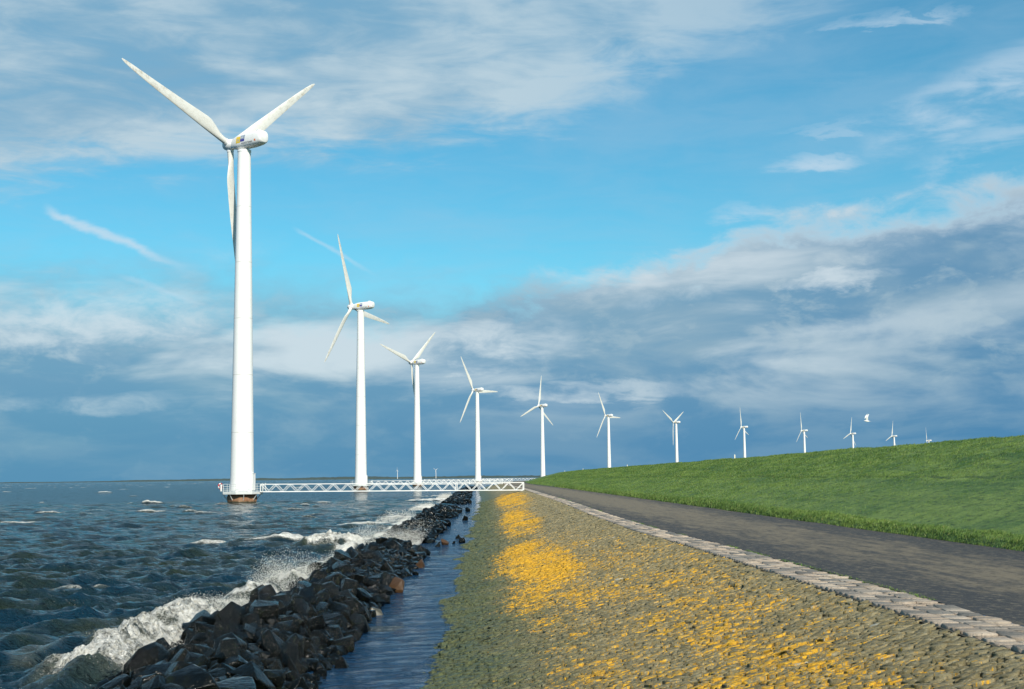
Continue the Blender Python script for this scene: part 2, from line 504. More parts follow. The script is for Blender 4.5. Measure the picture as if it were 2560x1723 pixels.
def m_slope(nt, p):
    pos = nt.pos()
    q, rnd = nt.attr('q'), nt.attr('rnd')
    s = nt.attr('s')
    fine = nt.noise(pos, 16.0, 6, 0.72)
    mid = nt.noise(pos, 2.2, 5, 0.62)
    big = nt.noise(nt.comb(nt.mul(q, 0.9), nt.mul(s, 0.35)), 0.42, 4, 0.6, 0.4)
    grain = nt.noise(pos, 70.0, 3, 0.7)
    c = nt.mix(nt.ss(rnd, 0.0, 1.0), (0.190, 0.156, 0.072), (0.305, 0.256, 0.140))
    c = nt.mix(nt.ss(fine, 0.50, 0.72, 0, 0.7), c, (0.48, 0.43, 0.30))
    c = nt.mix(nt.ss(rnd, 0.985, 0.995, 0, 0.7), c, (0.50, 0.50, 0.43))
    c = nt.mix(nt.ss(grain, 0.52, 0.70, 0, 0.6), c, (0.065, 0.060, 0.040))
    c = nt.mix(nt.ss(fine, 0.45, 0.30, 0, 0.7), c, (0.055, 0.050, 0.032))
    # algae on the lower, wetted stones
    wob = nt.noise(nt.comb(nt.mul(q, 0.4), s), 0.5, 5, 0.65)
    wet = nt.ss(nt.add(q, nt.add(nt.mul(nt.sub(mid, 0.5), 2.2), nt.mul(nt.sub(wob, 0.5), 2.6))), 2.3, -0.7)
    alg = nt.mix(nt.ss(fine, 0.35, 0.68), (0.026, 0.042, 0.018), (0.125, 0.150, 0.050))
    c = nt.mix(nt.mul(wet, 0.9), c, alg)
    # orange lichen in small crusts, thick on the middle of the slope

    def clump(s0, ds, q0, dq):
        u = nt.div(nt.sub(s, s0), ds); v = nt.div(nt.sub(q, q0), dq)
        return nt.ss(nt.add(nt.mul(u, u), nt.mul(v, v)), 1.0, 0.0)
    cl = nt.math('MAXIMUM', clump(43, 24, 1.35, 2.1), nt.math('MAXIMUM', clump(86, 36, 1.75, 1.9), clump(160, 75, 2.5, 2.7)))
    near = nt.math('MAXIMUM', nt.mul(clump(14, 17, 2.4, 2.9), 0.60), nt.mul(clump(34, 34, 2.9, 3.2), 0.50))
    dens = nt.math('MAXIMUM', cl, near)
    dens = nt.mul(dens, nt.ss(big, 0.28, 0.64, 0.35, 1.15))
    dens = nt.add(nt.mul(dens, 0.86), nt.mul(nt.ss(q, 0.2, 1.2), 0.20))
    l1 = nt.noise(nt.comb(nt.mul(q, 0.75), s), 20.0, 5, 0.75)
    l2 = nt.noise(nt.comb(nt.mul(q, 0.8), s, 3.0), 3.2, 3, 0.6)
    ln = nt.add(nt.add(nt.mul(l1, 0.64), nt.mul(l2, 0.24)), nt.mul(rnd, 0.12))
    thr = nt.sub(0.668, nt.mul(dens, 0.235))
    lich = nt.ss(nt.sub(ln, thr), -0.02, 0.035)
    lich = nt.mul(lich, nt.ss(fine, 0.30, 0.42, 0.35, 1.0))
    lc = nt.mix(nt.ss(fine, 0.4, 0.65), (0.60, 0.30, 0.006), (0.88, 0.50, 0.02))
    c = nt.mix(nt.mul(lich, 0.92), c, lc)
    nt.put(p.inputs['Base Color'], c)
    nt.put(p.inputs['Roughness'], nt.mix(wet, (0.88,) * 3, (0.5,) * 3))
    h = nt.add(nt.mul(fine, 0.8), nt.add(nt.mul(mid, 0.5), nt.mul(grain, 0.18)))
    nt.put(p.inputs['Normal'], nt.bump(h, 1.0, 0.055))


def m_kerb(nt, p):
    pos = nt.pos(); rnd = nt.attr('rnd')
    fine = nt.noise(pos, 18.0, 5, 0.7)
    c = nt.mix(rnd, (0.38, 0.305, 0.235), (0.54, 0.45, 0.355))
    c = nt.mix(nt.ss(fine, 0.5, 0.75, 0, 0.5), c, (0.20, 0.165, 0.13))
    nt.put(p.inputs['Base Color'], c)
    p.inputs['Roughness'].default_value = 0.85
    nt.put(p.inputs['Normal'], nt.bump(fine, 1.0, 0.05))


def m_joint(nt, p):
    fine = nt.noise(nt.pos(), 12.0, 4)
    nt.put(p.inputs['Base Color'], nt.mix(fine, (0.035, 0.032, 0.022), (0.075, 0.07, 0.05)))
    p.inputs['Roughness'].default_value = 0.9


def m_road(nt, p):
    q, s = nt.attr('q'), nt.attr('s')
    v = nt.mapping(nt.comb(nt.mul(q, 1.25), nt.mul(s, 0.30)), rot=(0, 0, R(10)))
    st = nt.noise(v, 2.0, 8, 0.68, 0.8)
    st2 = nt.noise(nt.comb(nt.mul(q, 1.6), nt.mul(s, 0.10), 4.0), 1.5, 5, 0.6)
    fine = nt.noise(nt.comb(q, s), 26.0, 4, 0.8)
    trackf = nt.mul(nt.ss(nt.math('ABSOLUTE', nt.sub(q, 8.7)), 2.6, 0.5), 0.17)
    farf = nt.ss(s, 18, 110, -0.06, 0.07)
    sand = nt.ss(nt.add(nt.add(nt.mul(st, 0.62), nt.mul(st2, 0.38)), nt.add(trackf, farf)), 0.47, 0.72)
    c = nt.mix(nt.mul(sand, 0.9), (0.040, 0.039, 0.040), (0.225, 0.180, 0.115))
    spk = nt.noise(nt.comb(q, nt.mul(s, 0.5)), 7.0, 5, 0.75)
    c = nt.mix(nt.ss(spk, 0.51, 0.63, 0, 0.7), c, (0.20, 0.165, 0.115))
    c = nt.mix(nt.ss(spk, 0.49, 0.38, 0, 0.7), c, (0.030, 0.030, 0.032))
    c = nt.mix(nt.ss(fine, 0.52, 0.72, 0, 0.6), c, (0.21, 0.19, 0.155))
    c = nt.mix(nt.ss(fine, 0.46, 0.28, 0, 0.7), c, (0.018, 0.02, 0.026))
    nt.put(p.inputs['Base Color'], c)
    p.inputs['Roughness'].default_value = 0.85
    nt.put(p.inputs['Normal'], nt.bump(fine, 0.8, 0.03))


def grass_colour(nt, k=1.0):
    q, s = nt.attr('q'), nt.attr('s')
    pos = nt.pos()
    big = nt.noise(nt.comb(nt.mul(q, 0.8), nt.mul(s, 0.25)), 0.5, 5, 0.62, 0.5)
    mid = nt.noise(pos, 1.3, 5, 0.65)
    c = nt.mix(nt.ss(nt.add(nt.mul(big, 0.55), nt.mul(mid, 0.45)), 0.40, 0.58), (0.062 * k, 0.148 * k, 0.030 * k), (0.195 * k, 0.290 * k, 0.062 * k))
    low = nt.mul(nt.ss(q, 17.6, 16.2), 0.2)
    c = nt.mix(low, c, (0.200 * k, 0.295 * k, 0.064 * k))
    band = nt.noise(nt.comb(nt.mul(q, 1.3), nt.mul(s, 0.035), 2.0), 0.9, 4, 0.55)
    c = nt.mix(nt.ss(band, 0.52, 0.40, 0, 0.45), c, (0.040 * k, 0.115 * k, 0.026 * k))
    seam = nt.mul(nt.ss(nt.math('ABSOLUTE', nt.sub(q, 17.45)), 0.30, 0.05), nt.ss(big, 0.3, 0.6, 0.2, 0.75))
    c = nt.mix(seam, c, (0.024 * k, 0.070 * k, 0.020 * k))
    fine = nt.noise(nt.mapping(pos, scale=(1, 0.45, 1)), 5.0, 6, 0.75)
    c = nt.mix(nt.ss(fine, 0.50, 0.38, 0, 0.72), c, (0.022 * k, 0.062 * k, 0.018 * k))
    c = nt.mix(nt.ss(fine, 0.54, 0.68, 0, 0.6), c, (0.22 * k, 0.31 * k, 0.085 * k))
    dry = nt.ss(nt.noise(pos, 0.7, 6, 0.7), 0.58, 0.72, 0, 0.35)
    return nt.mix(dry, c, (0.24 * k, 0.26 * k, 0.09 * k))


def m_grass_ground(nt, p):
    c = grass_colour(nt, 0.95)
    nt.put(p.inputs['Base Color'], c)
    p.inputs['Roughness'].default_value = 0.9
    h = nt.add(nt.noise(nt.pos(), 9.0, 5, 0.7), nt.noise(nt.pos(), 1.5, 4, 0.6))
    nt.put(p.inputs['Normal'], nt.bump(h, 1.0, 0.12))


def m_blades(nt, p):
    rnd = nt.attr('rnd')
    c = grass_colour(nt, 1.0)
    c = nt.mix(nt.ss(rnd, 0.0, 1.0, 0.0, 0.55), c, (0.185, 0.295, 0.058))
    c = nt.mix(nt.ss(rnd, 0.88, 0.96, 0, 0.6), c, (0.30, 0.28, 0.10))
    nt.put(p.inputs['Base Color'], c)
    p.inputs['Roughness'].default_value = 0.6
    tr = nt.n('ShaderNodeBsdfTranslucent')
    nt.put(tr.inputs[0], c)
    mx = nt.n('ShaderNodeMixShader'); mx.inputs[0].default_value = 0.3
    nt.t.links.new(p.outputs[0], mx.inputs[1]); nt.t.links.new(tr.outputs[0], mx.inputs[2])
    return mx.outputs[0]


def m_shore(nt, p):
    n1 = nt.noise(nt.pos(), 0.02, 4)
    nt.put(p.inputs['Base Color'], nt.mix(n1, (0.03, 0.05, 0.055), (0.055, 0.085, 0.08)))
    p.inputs['Roughness'].default_value = 1.0


M = dict(white=material('white_paint', m_white), blade=material('blade_gelcoat', m_blade), galv=material('galvanised_steel', m_galv),
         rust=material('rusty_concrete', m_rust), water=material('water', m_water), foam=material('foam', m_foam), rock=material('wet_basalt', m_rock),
         slope=material('lichen_stone', m_slope), kerb=material('kerb_stone', m_kerb), joint=material('joint_soil', m_joint), road=material('asphalt', m_road),
         ground=material('turf', m_grass_ground), blades=material('grass_blades', m_blades), shore=material('far_woods', m_shore),
         yellow=flat('logo_yellow', (0.80, 0.55, 0.04)), blue=flat('logo_blue', (0.05, 0.05, 0.30)), greyblue=flat('logo_grey_blue', (0.30, 0.36, 0.45)),
         black=flat('lettering_black', (0.02, 0.02, 0.02)), orange=flat('mark_orange', (0.75, 0.20, 0.06)), red=flat('red_paint', (0.62, 0.04, 0.03)),
         dark=flat('dark_metal', (0.05, 0.045, 0.04)), brown=flat('brown_rock', (0.075, 0.040, 0.018), 0.4), pale=flat('pale_rock', (0.42, 0.40, 0.36), 0.55), greyrock=flat('grey_rock', (0.075, 0.07, 0.05), 0.4),
         post=flat('post_paint', (0.72, 0.70, 0.58)), wood=flat('driftwood', (0.30, 0.21, 0.13), 0.8), gull=flat('gull_white', (0.82, 0.82, 0.80), 0.7),
         gullgrey=flat('gull_grey', (0.35, 0.37, 0.40), 0.7))

# ------------------------------------------------------------------ the line of the dike (a row of turbines runs parallel to it)
ROW = [(-29.0, -300), (-34.5, 0), (-38.0, 200), (-42.3, 396), (-39.8, 592), (-19.5, 785), (20, 967), (76.5, 1139), (149, 1299), (235, 1448), (325, 1590),
       (413, 1732), (500, 1870), (627, 2150), (700, 2280), (1000, 2700)]
_p = np.array(ROW, float)
_d = []
for i in range(1, len(_p) - 2):
    for t in np.linspace(0, 1, 60, endpoint=False):
        a, b, c, e = _p[i - 1], _p[i], _p[i + 1], _p[i + 2]
        if i == 1: a = 2 * b - c
        _d.append(0.5 * (2 * b + (c - a) * t + (2 * a - 5 * b + 4 * c - e) * t * t + (3 * b - a - 3 * c + e) * t ** 3))
_d = np.array(_d)
_first = _d[1] - _d[0]; _first /= np.linalg.norm(_first)
_d = np.vstack([_d[0] - _first * k for k in (80, 60, 40, 20)] + [_d])
_len = np.concatenate([[0], np.cumsum(np.linalg.norm(np.diff(_d, axis=0), axis=1))])
_len = _len - _len[4]
_tan = np.gradient(_d, axis=0); _tan /= np.linalg.norm(_tan, axis=1)[:, None]
OFF = 34.5


def dike(s, q):
    """plan position at s metres along the dike and q metres inland of its base line"""
    s, q = np.asarray(s, float), np.asarray(q, float)
    # the kerb line is not quite straight
    q = q + np.interp(s, [-20, 20, 36, 46, 64, 95, 200, 2200], [0.05, 0.0, -0.2, -0.5, -0.55, -0.3, -0.2, 0]) * np.interp(q, [1.5, 4.5, 6.5, 11.5], [0, 1, 1, 0])
    x, y = np.interp(s, _len, _d[:, 0]), np.interp(s, _len, _d[:, 1])
    tx, ty = np.interp(s, _len, _tan[:, 0]), np.interp(s, _len, _tan[:, 1])
    n = np.hypot(tx, ty); tx, ty = tx / n, ty / n
    return x + ty * (q + OFF), y - tx * (q + OFF)


Q_TOE, Q_KERB, Q_ROAD, Q_TURF, Q_MID, Q_CREST = -1.1, 5.22, 6.10, 11.85, 17.2, 25.3
Z_ROAD = 1.50


def z_slope(q):
    return (np.asarray(q) - Q_TOE) / (Q_KERB - Q_TOE) * Z_ROAD


def toe_wave(q, s):
    return (fbm(s * 0.35, q * 0.6, 3, 44) - 0.5) * 0.34 * sstep(np.asarray(q, float), 1.6, -0.8)


def z_turf(q, s=None):
    q = np.asarray(q, float)
    z = np.interp(q, [Q_TURF, Q_TURF + 0.15, Q_MID - 0.4, Q_MID + 0.3, Q_CREST - 1.0, Q_CREST + 0.6, 29, 46, 400], [Z_ROAD + 0.01, Z_ROAD + 0.19, 2.98, 3.10, 4.78, 4.93, 4.93, 0.8, 0.5])
    if s is not None:
        a = sstep(q, Q_TURF + 0.1, Q_TURF + 0.6)
        up = sstep(q, Q_MID - 0.5, Q_MID + 0.6)
        z = z + a * ((fbm(q * 1.1, s * 0.7, 3, 3) - 0.5) * (0.10 + 0.15 * up) + (fbm(q * 0.35, s * 0.12, 2, 9) - 0.5) * 0.16)
    return z


def srange(a, b, f=0.012, lo=0.3, hi=12.0):
    o = [a]
    while o[-1] < b: o.append(o[-1] + min(hi, max(lo, abs(o[-1]) * f)))
    return np.array(o)


def strip(name, qs, zf, ss, mat, kind='structure', smooth=True):
    S, Q = np.meshgrid(ss, qs, indexing='ij')
    X, Y = dike(S, Q)
    Z = zf(Q, S)
    o = npmesh(name, np.stack([X, Y, Z], -1).reshape(-1, 3), [grid_faces(len(ss), len(qs))], mat, smooth=smooth,
               attrs=dict(q=Q.ravel(), s=S.ravel(), rnd=hash2(np.floor(S * 4), np.floor(Q * 4)).ravel()))
    tag(o, kind=kind)
    return o


S_FAR = 2250
ss = srange(-15, S_FAR, 0.010, 0.25)
STONE_END = 190.0
qb = np.linspace(-7.5, Q_KERB + 0.05, 44)
strip('stone_slope_bed', qb, lambda q, s: z_slope(q) + toe_wave(q, s) - 0.075 + (fbm(q * 3, s * 3, 2) - 0.5) * 0.03, srange(-15, STONE_END, 0.010, 0.25), M['joint'])
strip('stone_slope', qb, lambda q, s: z_slope(q) + toe_wave(q, s) + (fbm(q * 3, s * 3, 2) - 0.5) * 0.03, srange(STONE_END, S_FAR, 0.010, 1), M['slope'])
strip('road', np.linspace(Q_ROAD - 0.02, Q_TURF + 0.06, 12), lambda q, s: Z_ROAD + 0.05 * (1 - ((q - 8.8) / 3.0) ** 2) * 0.6 + (fbm(q * 0.8, s * 0.3, 2) - 0.5) * 0.03, ss, M['road'])
strip('kerb_bed', np.array([Q_KERB - 0.05, Q_KERB + 0.4, Q_ROAD + 0.05]), lambda q, s: Z_ROAD - 0.024 + 0 * q + np.where(s > 160, 0.029, 0), ss, M['joint'])
qs = np.concatenate([[Q_TURF, Q_TURF + 0.06, Q_TURF + 0.18], np.linspace(Q_TURF + 0.4, Q_CREST + 1, 70), [27.5, 29, 36, 46, 120, 400]])
strip('grass_dike', qs, lambda q, s: z_turf(q, s), ss, M['ground'])


# the set stones of the revetment: irregular six-sided columns, each a little higher, lower or tilted
def set_stones(P, s0, s1):
    AQ, AS = 1.28, 0.86                           # a little longer up the slope than along it
    dy, dx = P * 0.866 * AS, P * AQ
    q0, q1 = -1.9, Q_KERB + 0.07
    ni, nj = int((s1 - s0) / dy), int((q1 - q0) / dx)
    I, J = np.meshgrid(np.arange(ni), np.arange(nj), indexing='ij')
    cs = s0 + I * dy; cq = q0 + J * dx + (I % 2) * dx / 2
    cs, cq = cs.ravel(), cq.ravel()
    keep = rng.random(len(cs)) > 0.016
    keep &= cq < q1
    cs, cq = cs[keep], cq[keep]
    n = len(cs)
    ang = np.pi / 6 + np.arange(6) * np.pi / 3
    kq = cq[:, None] + AQ * P / math.sqrt(3) * np.cos(ang)[None]
    ks = cs[:, None] + AS * P / math.sqrt(3) * np.sin(ang)[None]
    rq, rs = np.round(kq * 50), np.round(ks * 50)
    # shared corners move together
    jq = (vnoise(kq * 11.3, ks * 11.3, 21) - 0.5) * P * 1.25
    js = (vnoise(kq * 11.3, ks * 11.3, 22) - 0.5) * P * 1.25
    kq, ks = kq + jq, ks + js
    kq = np.minimum(kq, Q_KERB - 0.006)
    mq, ms = kq.mean(1), ks.mean(1)
    hgt = rng.normal(0, 0.009, n) - 0.01
    hgt += np.where(rng.random(n) < 0.03, -0.05, 0) + np.where(rng.random(n) < 0.03, 0.018, 0)
    tq, ts = rng.normal(0, 0.085, n), rng.normal(0, 0.085, n)
    gap = np.where(rng.random(n) < 0.12, 0.82, 0.945)

    def ring(f, dz, tilt=True):
        a = mq[:, None] + (kq - mq[:, None]) * f; b = ms[:, None] + (ks - ms[:, None]) * f
        z = z_slope(a) + toe_wave(mq, ms)[:, None] + dz[:, None]
        if tilt: z = z + tq[:, None] * (a - mq[:, None]) + ts[:, None] * (b - ms[:, None])
        return a, b, z
    r1 = ring((gap * 0.90)[:, None], hgt)
    r2 = ring(gap[:, None], hgt - 0.007)
    r3 = ring(gap[:, None], np.full(n, -0.15), False)
    ctr = (mq[:, None], ms[:, None], (z_slope(mq) + toe_wave(mq, ms) + hgt + rng.normal(0.003, 0.004, n))[:, None])
    A = np.concatenate([r1[0], r2[0], r3[0], ctr[0]], 1); B = np.concatenate([r1[1], r2[1], r3[1], ctr[1]], 1); Z = np.concatenate([r1[2], r2[2], r3[2], ctr[2]], 1)
    X, Y = dike(B, A)
    base = (np.arange(n) * 19)[:, None]
    k = np.arange(6)[None]; k2 = (np.arange(6) + 1)[None] % 6
    tri = np.stack([base + 18 + 0 * k, base + k, base + k2], -1).reshape(-1, 3)
    q1_ = np.stack([base + k, base + 6 + k, base + 6 + k2, base + k2], -1).reshape(-1, 4)
    q2_ = np.stack([base + 6 + k, base + 12 + k, base + 12 + k2, base + 6 + k2], -1).reshape(-1, 4)
    rnd = np.repeat(rng.random(n), 19)
    # q runs to the right and s ahead: faces wind (q,s) clockwise from above, so flip
    o = npmesh('stone_slope', np.stack([X, Y, Z], -1).reshape(-1, 3), [tri, q1_, q2_], M['slope'],
               attrs=dict(q=A.ravel(), s=B.ravel(), rnd=rnd))
    tag(o, kind='structure')


set_stones(0.118, 7.0, 58.0)
set_stones(0.20, 58.0, STONE_END)


def kerb_blocks():
    vs, fs, rn = [], [], []
    w3 = (Q_ROAD - Q_KERB) / 3
    V, F, Rn, Qa, Sa = [], [], [], [], []
    b = 0
    for row in range(3):
        s = 8 + random.random() * 0.2
        while s < 160:
            L = random.uniform(0.20, 0.34)
            g = random.uniform(0.002, 0.009) + (random.random() < 0.12) * 0.012
            qa = Q_KERB + row * w3 + random.uniform(0.002, 0.012); qb = Q_KERB + (row + 1) * w3 - random.uniform(0.002, 0.014)
            z = Z_ROAD + random.gauss(0.004, 0.006); tl = random.gauss(0, 0.010)
            c = 0.006
            top = [(qa + c, s + g + c), (qb - c, s + g + c), (qb - c, s + L - g - c), (qa + c, s + L - g - c)]
            out = [(qa, s + g), (qb, s + g), (qb, s + L - g), (qa, s + L - g)]
            pts = [(q_, s_, z + tl * (k - 1.5) * 0.7) for k, (q_, s_) in enumerate(top)] + [(q_, s_, z - 0.006) for q_, s_ in out] + [(q_, s_, z - 0.1) for q_, s_ in out]
            jit = [(random.uniform(-.006, .006), random.uniform(-.006, .006)) for _ in range(4)]
            for k, (q_, s_, z_) in enumerate(pts):
                V.append((q_ + jit[k % 4][0], s_ + jit[k % 4][1], z_))
            F += [(b, b + 1, b + 2, b + 3)] + [(b + 4 + k, b + 4 + (k + 1) % 4, b + (k + 1) % 4, b + k) for k in range(4)] + [(b + 8 + k, b + 8 + (k + 1) % 4, b + 4 + (k + 1) % 4, b + 4 + k) for k in range(4)]
            r_ = random.random()
            Rn += [r_] * 12
            b += 12; s += L
    V = np.array(V)
    X, Y = dike(V[:, 1], V[:, 0])
    o = npmesh('kerb_strip', np.stack([X, Y, V[:, 2]], -1), [np.array(F)], M['kerb'], attrs=dict(rnd=Rn))
    tag(o, kind='structure')


kerb_blocks()
strip('kerb_strip', np.linspace(Q_KERB, Q_ROAD, 5), lambda q, s: Z_ROAD + 0.012 + 0 * q, srange(160, S_FAR, 0.01, 1), M['kerb'])


# ------------------------------------------------------------------ grass
def grass():
    Vs, Fs, Rs, Qs, Ss = [], [], [], [], []
    base = 0

    def scatter(n, smin, smax, q0, q1, h0, h1, wd, pw=2.0):
        nonlocal base
        u = rng.random(n)
        s = smin * (smax / smin) ** u if pw == 2 else smin + (smax - smin) * u
        q = q0 + (q1 - q0) * rng.random(n)
        tuss = fbm(q * 1.6, s * 1.1, 3, 17)
        keepf = rng.random(n) < (0.35 + 1.0 * tuss)
        s, q, tuss = s[keepf], q[keepf], tuss[keepf]
        n = len(s)
        h = (h0 + (h1 - h0) * rng.random(n)) * (0.55 + 0.9 * tuss)
        sc = np.clip(s / 45.0, 0.6, 5.0)
        wdt = wd * sc * (0.6 + 0.8 * rng.random(n))
        h = h * np.clip(sc, 0.8, 1.8)
        x, y = dike(s, q); z = z_turf(q, s) - 0.02
        a = rng.random(n) * 2 * np.pi
        lean = rng.normal(0, 0.35, (n, 2)) + np.array([0.35, -0.15])
        dx, dy = np.cos(a) * wdt, np.sin(a) * wdt
        p0 = np.stack([x - dx, y - dy, z], -1); p1 = np.stack([x + dx, y + dy, z], -1)
        m0 = np.stack([x + dx * .7 + lean[:, 0] * h * .4, y + dy * .7 + lean[:, 1] * h * .4, z + h * 0.6], -1)
        p2 = np.stack([x + lean[:, 0] * h, y + lean[:, 1] * h, z + h], -1)
        V = np.stack([p0, p1, m0, p2], 1).reshape(-1, 3)
        i = base + np.arange(n) * 4
        Fs.append(np.stack([i, i + 1, i + 2], -1)); Fs.append(np.stack([i, i + 2, i + 3], -1))
        Vs.append(V); Rs.append(np.repeat(rng.random(n), 4)); Qs.append(np.repeat(q, 4)); Ss.append(np.repeat(s, 4))
        base += n * 4
    scatter(420000, 26, 420, Q_TURF + 0.05, Q_CREST + 0.8, 0.02, 0.055, 0.009)
    scatter(120000, 26, 420, Q_MID - 0.1, Q_CREST + 0.8, 0.03, 0.075, 0.010)
    scatter(60000, 24, 250, Q_TURF - 0.04, Q_TURF + 0.5, 0.05, 0.13, 0.009)
    o = npmesh('grass', np.concatenate(Vs), Fs, M['blades'], attrs=dict(rnd=np.concatenate(Rs), q=np.concatenate(Qs), s=np.concatenate(Ss)))
    tag(o, kind='stuff', label='green grass covering the sea-facing bank of the dike', cat='grass')


grass()


def verge_tufts():
    """the thin broken line of weeds between the kerb stones and the asphalt"""
    n = 5200
    s = 12 * (150 / 12) ** rng.random(n)
    keepf = fbm(s * 0.35, s * 0 + 3, 3, 40) > 0.60
    s = s[keepf]; n = len(s)
    q = Q_ROAD + rng.normal(0.02, 0.035, n)
    h = 0.01 + 0.028 * rng.random(n)
    x, y = dike(s, q); z = np.full(n, Z_ROAD)
    a = rng.random(n) * 2 * np.pi; wd = 0.006 + 0.008 * rng.random(n) * np.clip(s / 20, 1, 4)
    p0 = np.stack([x - np.cos(a) * wd, y - np.sin(a) * wd, z], -1); p1 = np.stack([x + np.cos(a) * wd, y + np.sin(a) * wd, z], -1)
    p2 = np.stack([x + rng.normal(0, .02, n), y + rng.normal(0, .02, n), z + h], -1)
    i = np.arange(n) * 3
    o = npmesh('verge_weeds', np.stack([p0, p1, p2], 1).reshape(-1, 3), [np.stack([i, i + 1, i + 2], -1)], M['blades'],
               attrs=dict(rnd=np.repeat(rng.random(n), 3) * 0.5, q=np.full(n * 3, 16.0), s=np.repeat(s, 3)))
    tag(o, kind='stuff', label='low weeds along the seam between kerb stones and asphalt', cat='weeds')


verge_tufts()

# ------------------------------------------------------------------ sea
WAVES = []
_r = np.random.default_rng(5)
for k in range(52):
    lam = 0.55 * (6.0 / 0.55) ** (_r.random())
    th = R(-52) + _r.normal(0, 0.38)                       # travelling towards +X and a little towards the camera
    amp = 0.0135 * lam ** 0.75 * (0.6 + 0.8 * _r.random())
    if lam > 1.5: amp *= 0.74
    if lam > 2.8: amp *= 0.8
    if lam < 1.5: amp *= 1.2
    WAVES.append((2 * np.pi / lam, th, amp, _r.random() * 6.28, lam))

# hand-placed white crests: x, y, half length, half width, heading of the crest line (deg), height, foam
CAPS = [(-87.0, 262.0, 2.4, 0.9, 12, 0.55, 1.0), (-52.0, 205.0, 2.4, 0.8, 14, 0.5, 1.0), (-55.5, 204.0, 1.8, 0.5, 6, 0.2, 0.8), (-120, 420, 3, 1, 5, 0.5, 1), (-100, 500, 3.5, 1.2, 4, 0.5, 1),
        (-190, 620, 4, 1.5, 5, 0.5, 1), (-32.0, 201.5, 4.0, 0.8, 8, 0.25, 1.0), (-36.5, 195.5, 3.0, 1.2, 0, 0.05, 0.62),
        (-11.8, 76.0, 3.4, 0.55, 14, 0.35, 1.0), (-15.4, 73.5, 2.2, 0.5, 14, 0.2, 0.7), (-13.2, 43.5, 1.3, 0.35, 10, 0.2, 0.55), (-26, 70, 0.9, 0.25, 12, 0.2, 0.45),
        (-9.8, 118, 3.2, 0.8, 25, 0.3, 0.9), (-9.0, 150, 3.5, 1.0, 30, 0.3, 1.0), (-12.5, 205, 5, 1.3, 35, 0.3, 1.0), (-13.0, 250, 7, 1.6, 35, 0.3, 1.0),
        (-57, 330, 2.2, .8, 8, .4, .9), (-34, 300, 2, .6, 5, .3, .8), (-25, 260, 3, 1, 5, .2, .8), (-9.0, 36.5, 1.0, 0.35, 20, 0.15, 0.6), (-22, 140, 2, .5, 8, .2, .6)]


for _k in range(46):
    _y = 90 * (900 / 90) ** _r.random()
    _x = _y * -(0.02 + 0.36 * _r.random()) - 6
    CAPS.append((_x, _y, (0.7 + 1.3 * _r.random()) * (1 + _y / 500), (0.22 + 0.25 * _r.random()) * (1 + _y / 300), 6 + 14 * _r.random(), 0.25, 0.55 + 0.45 * _r.random()))


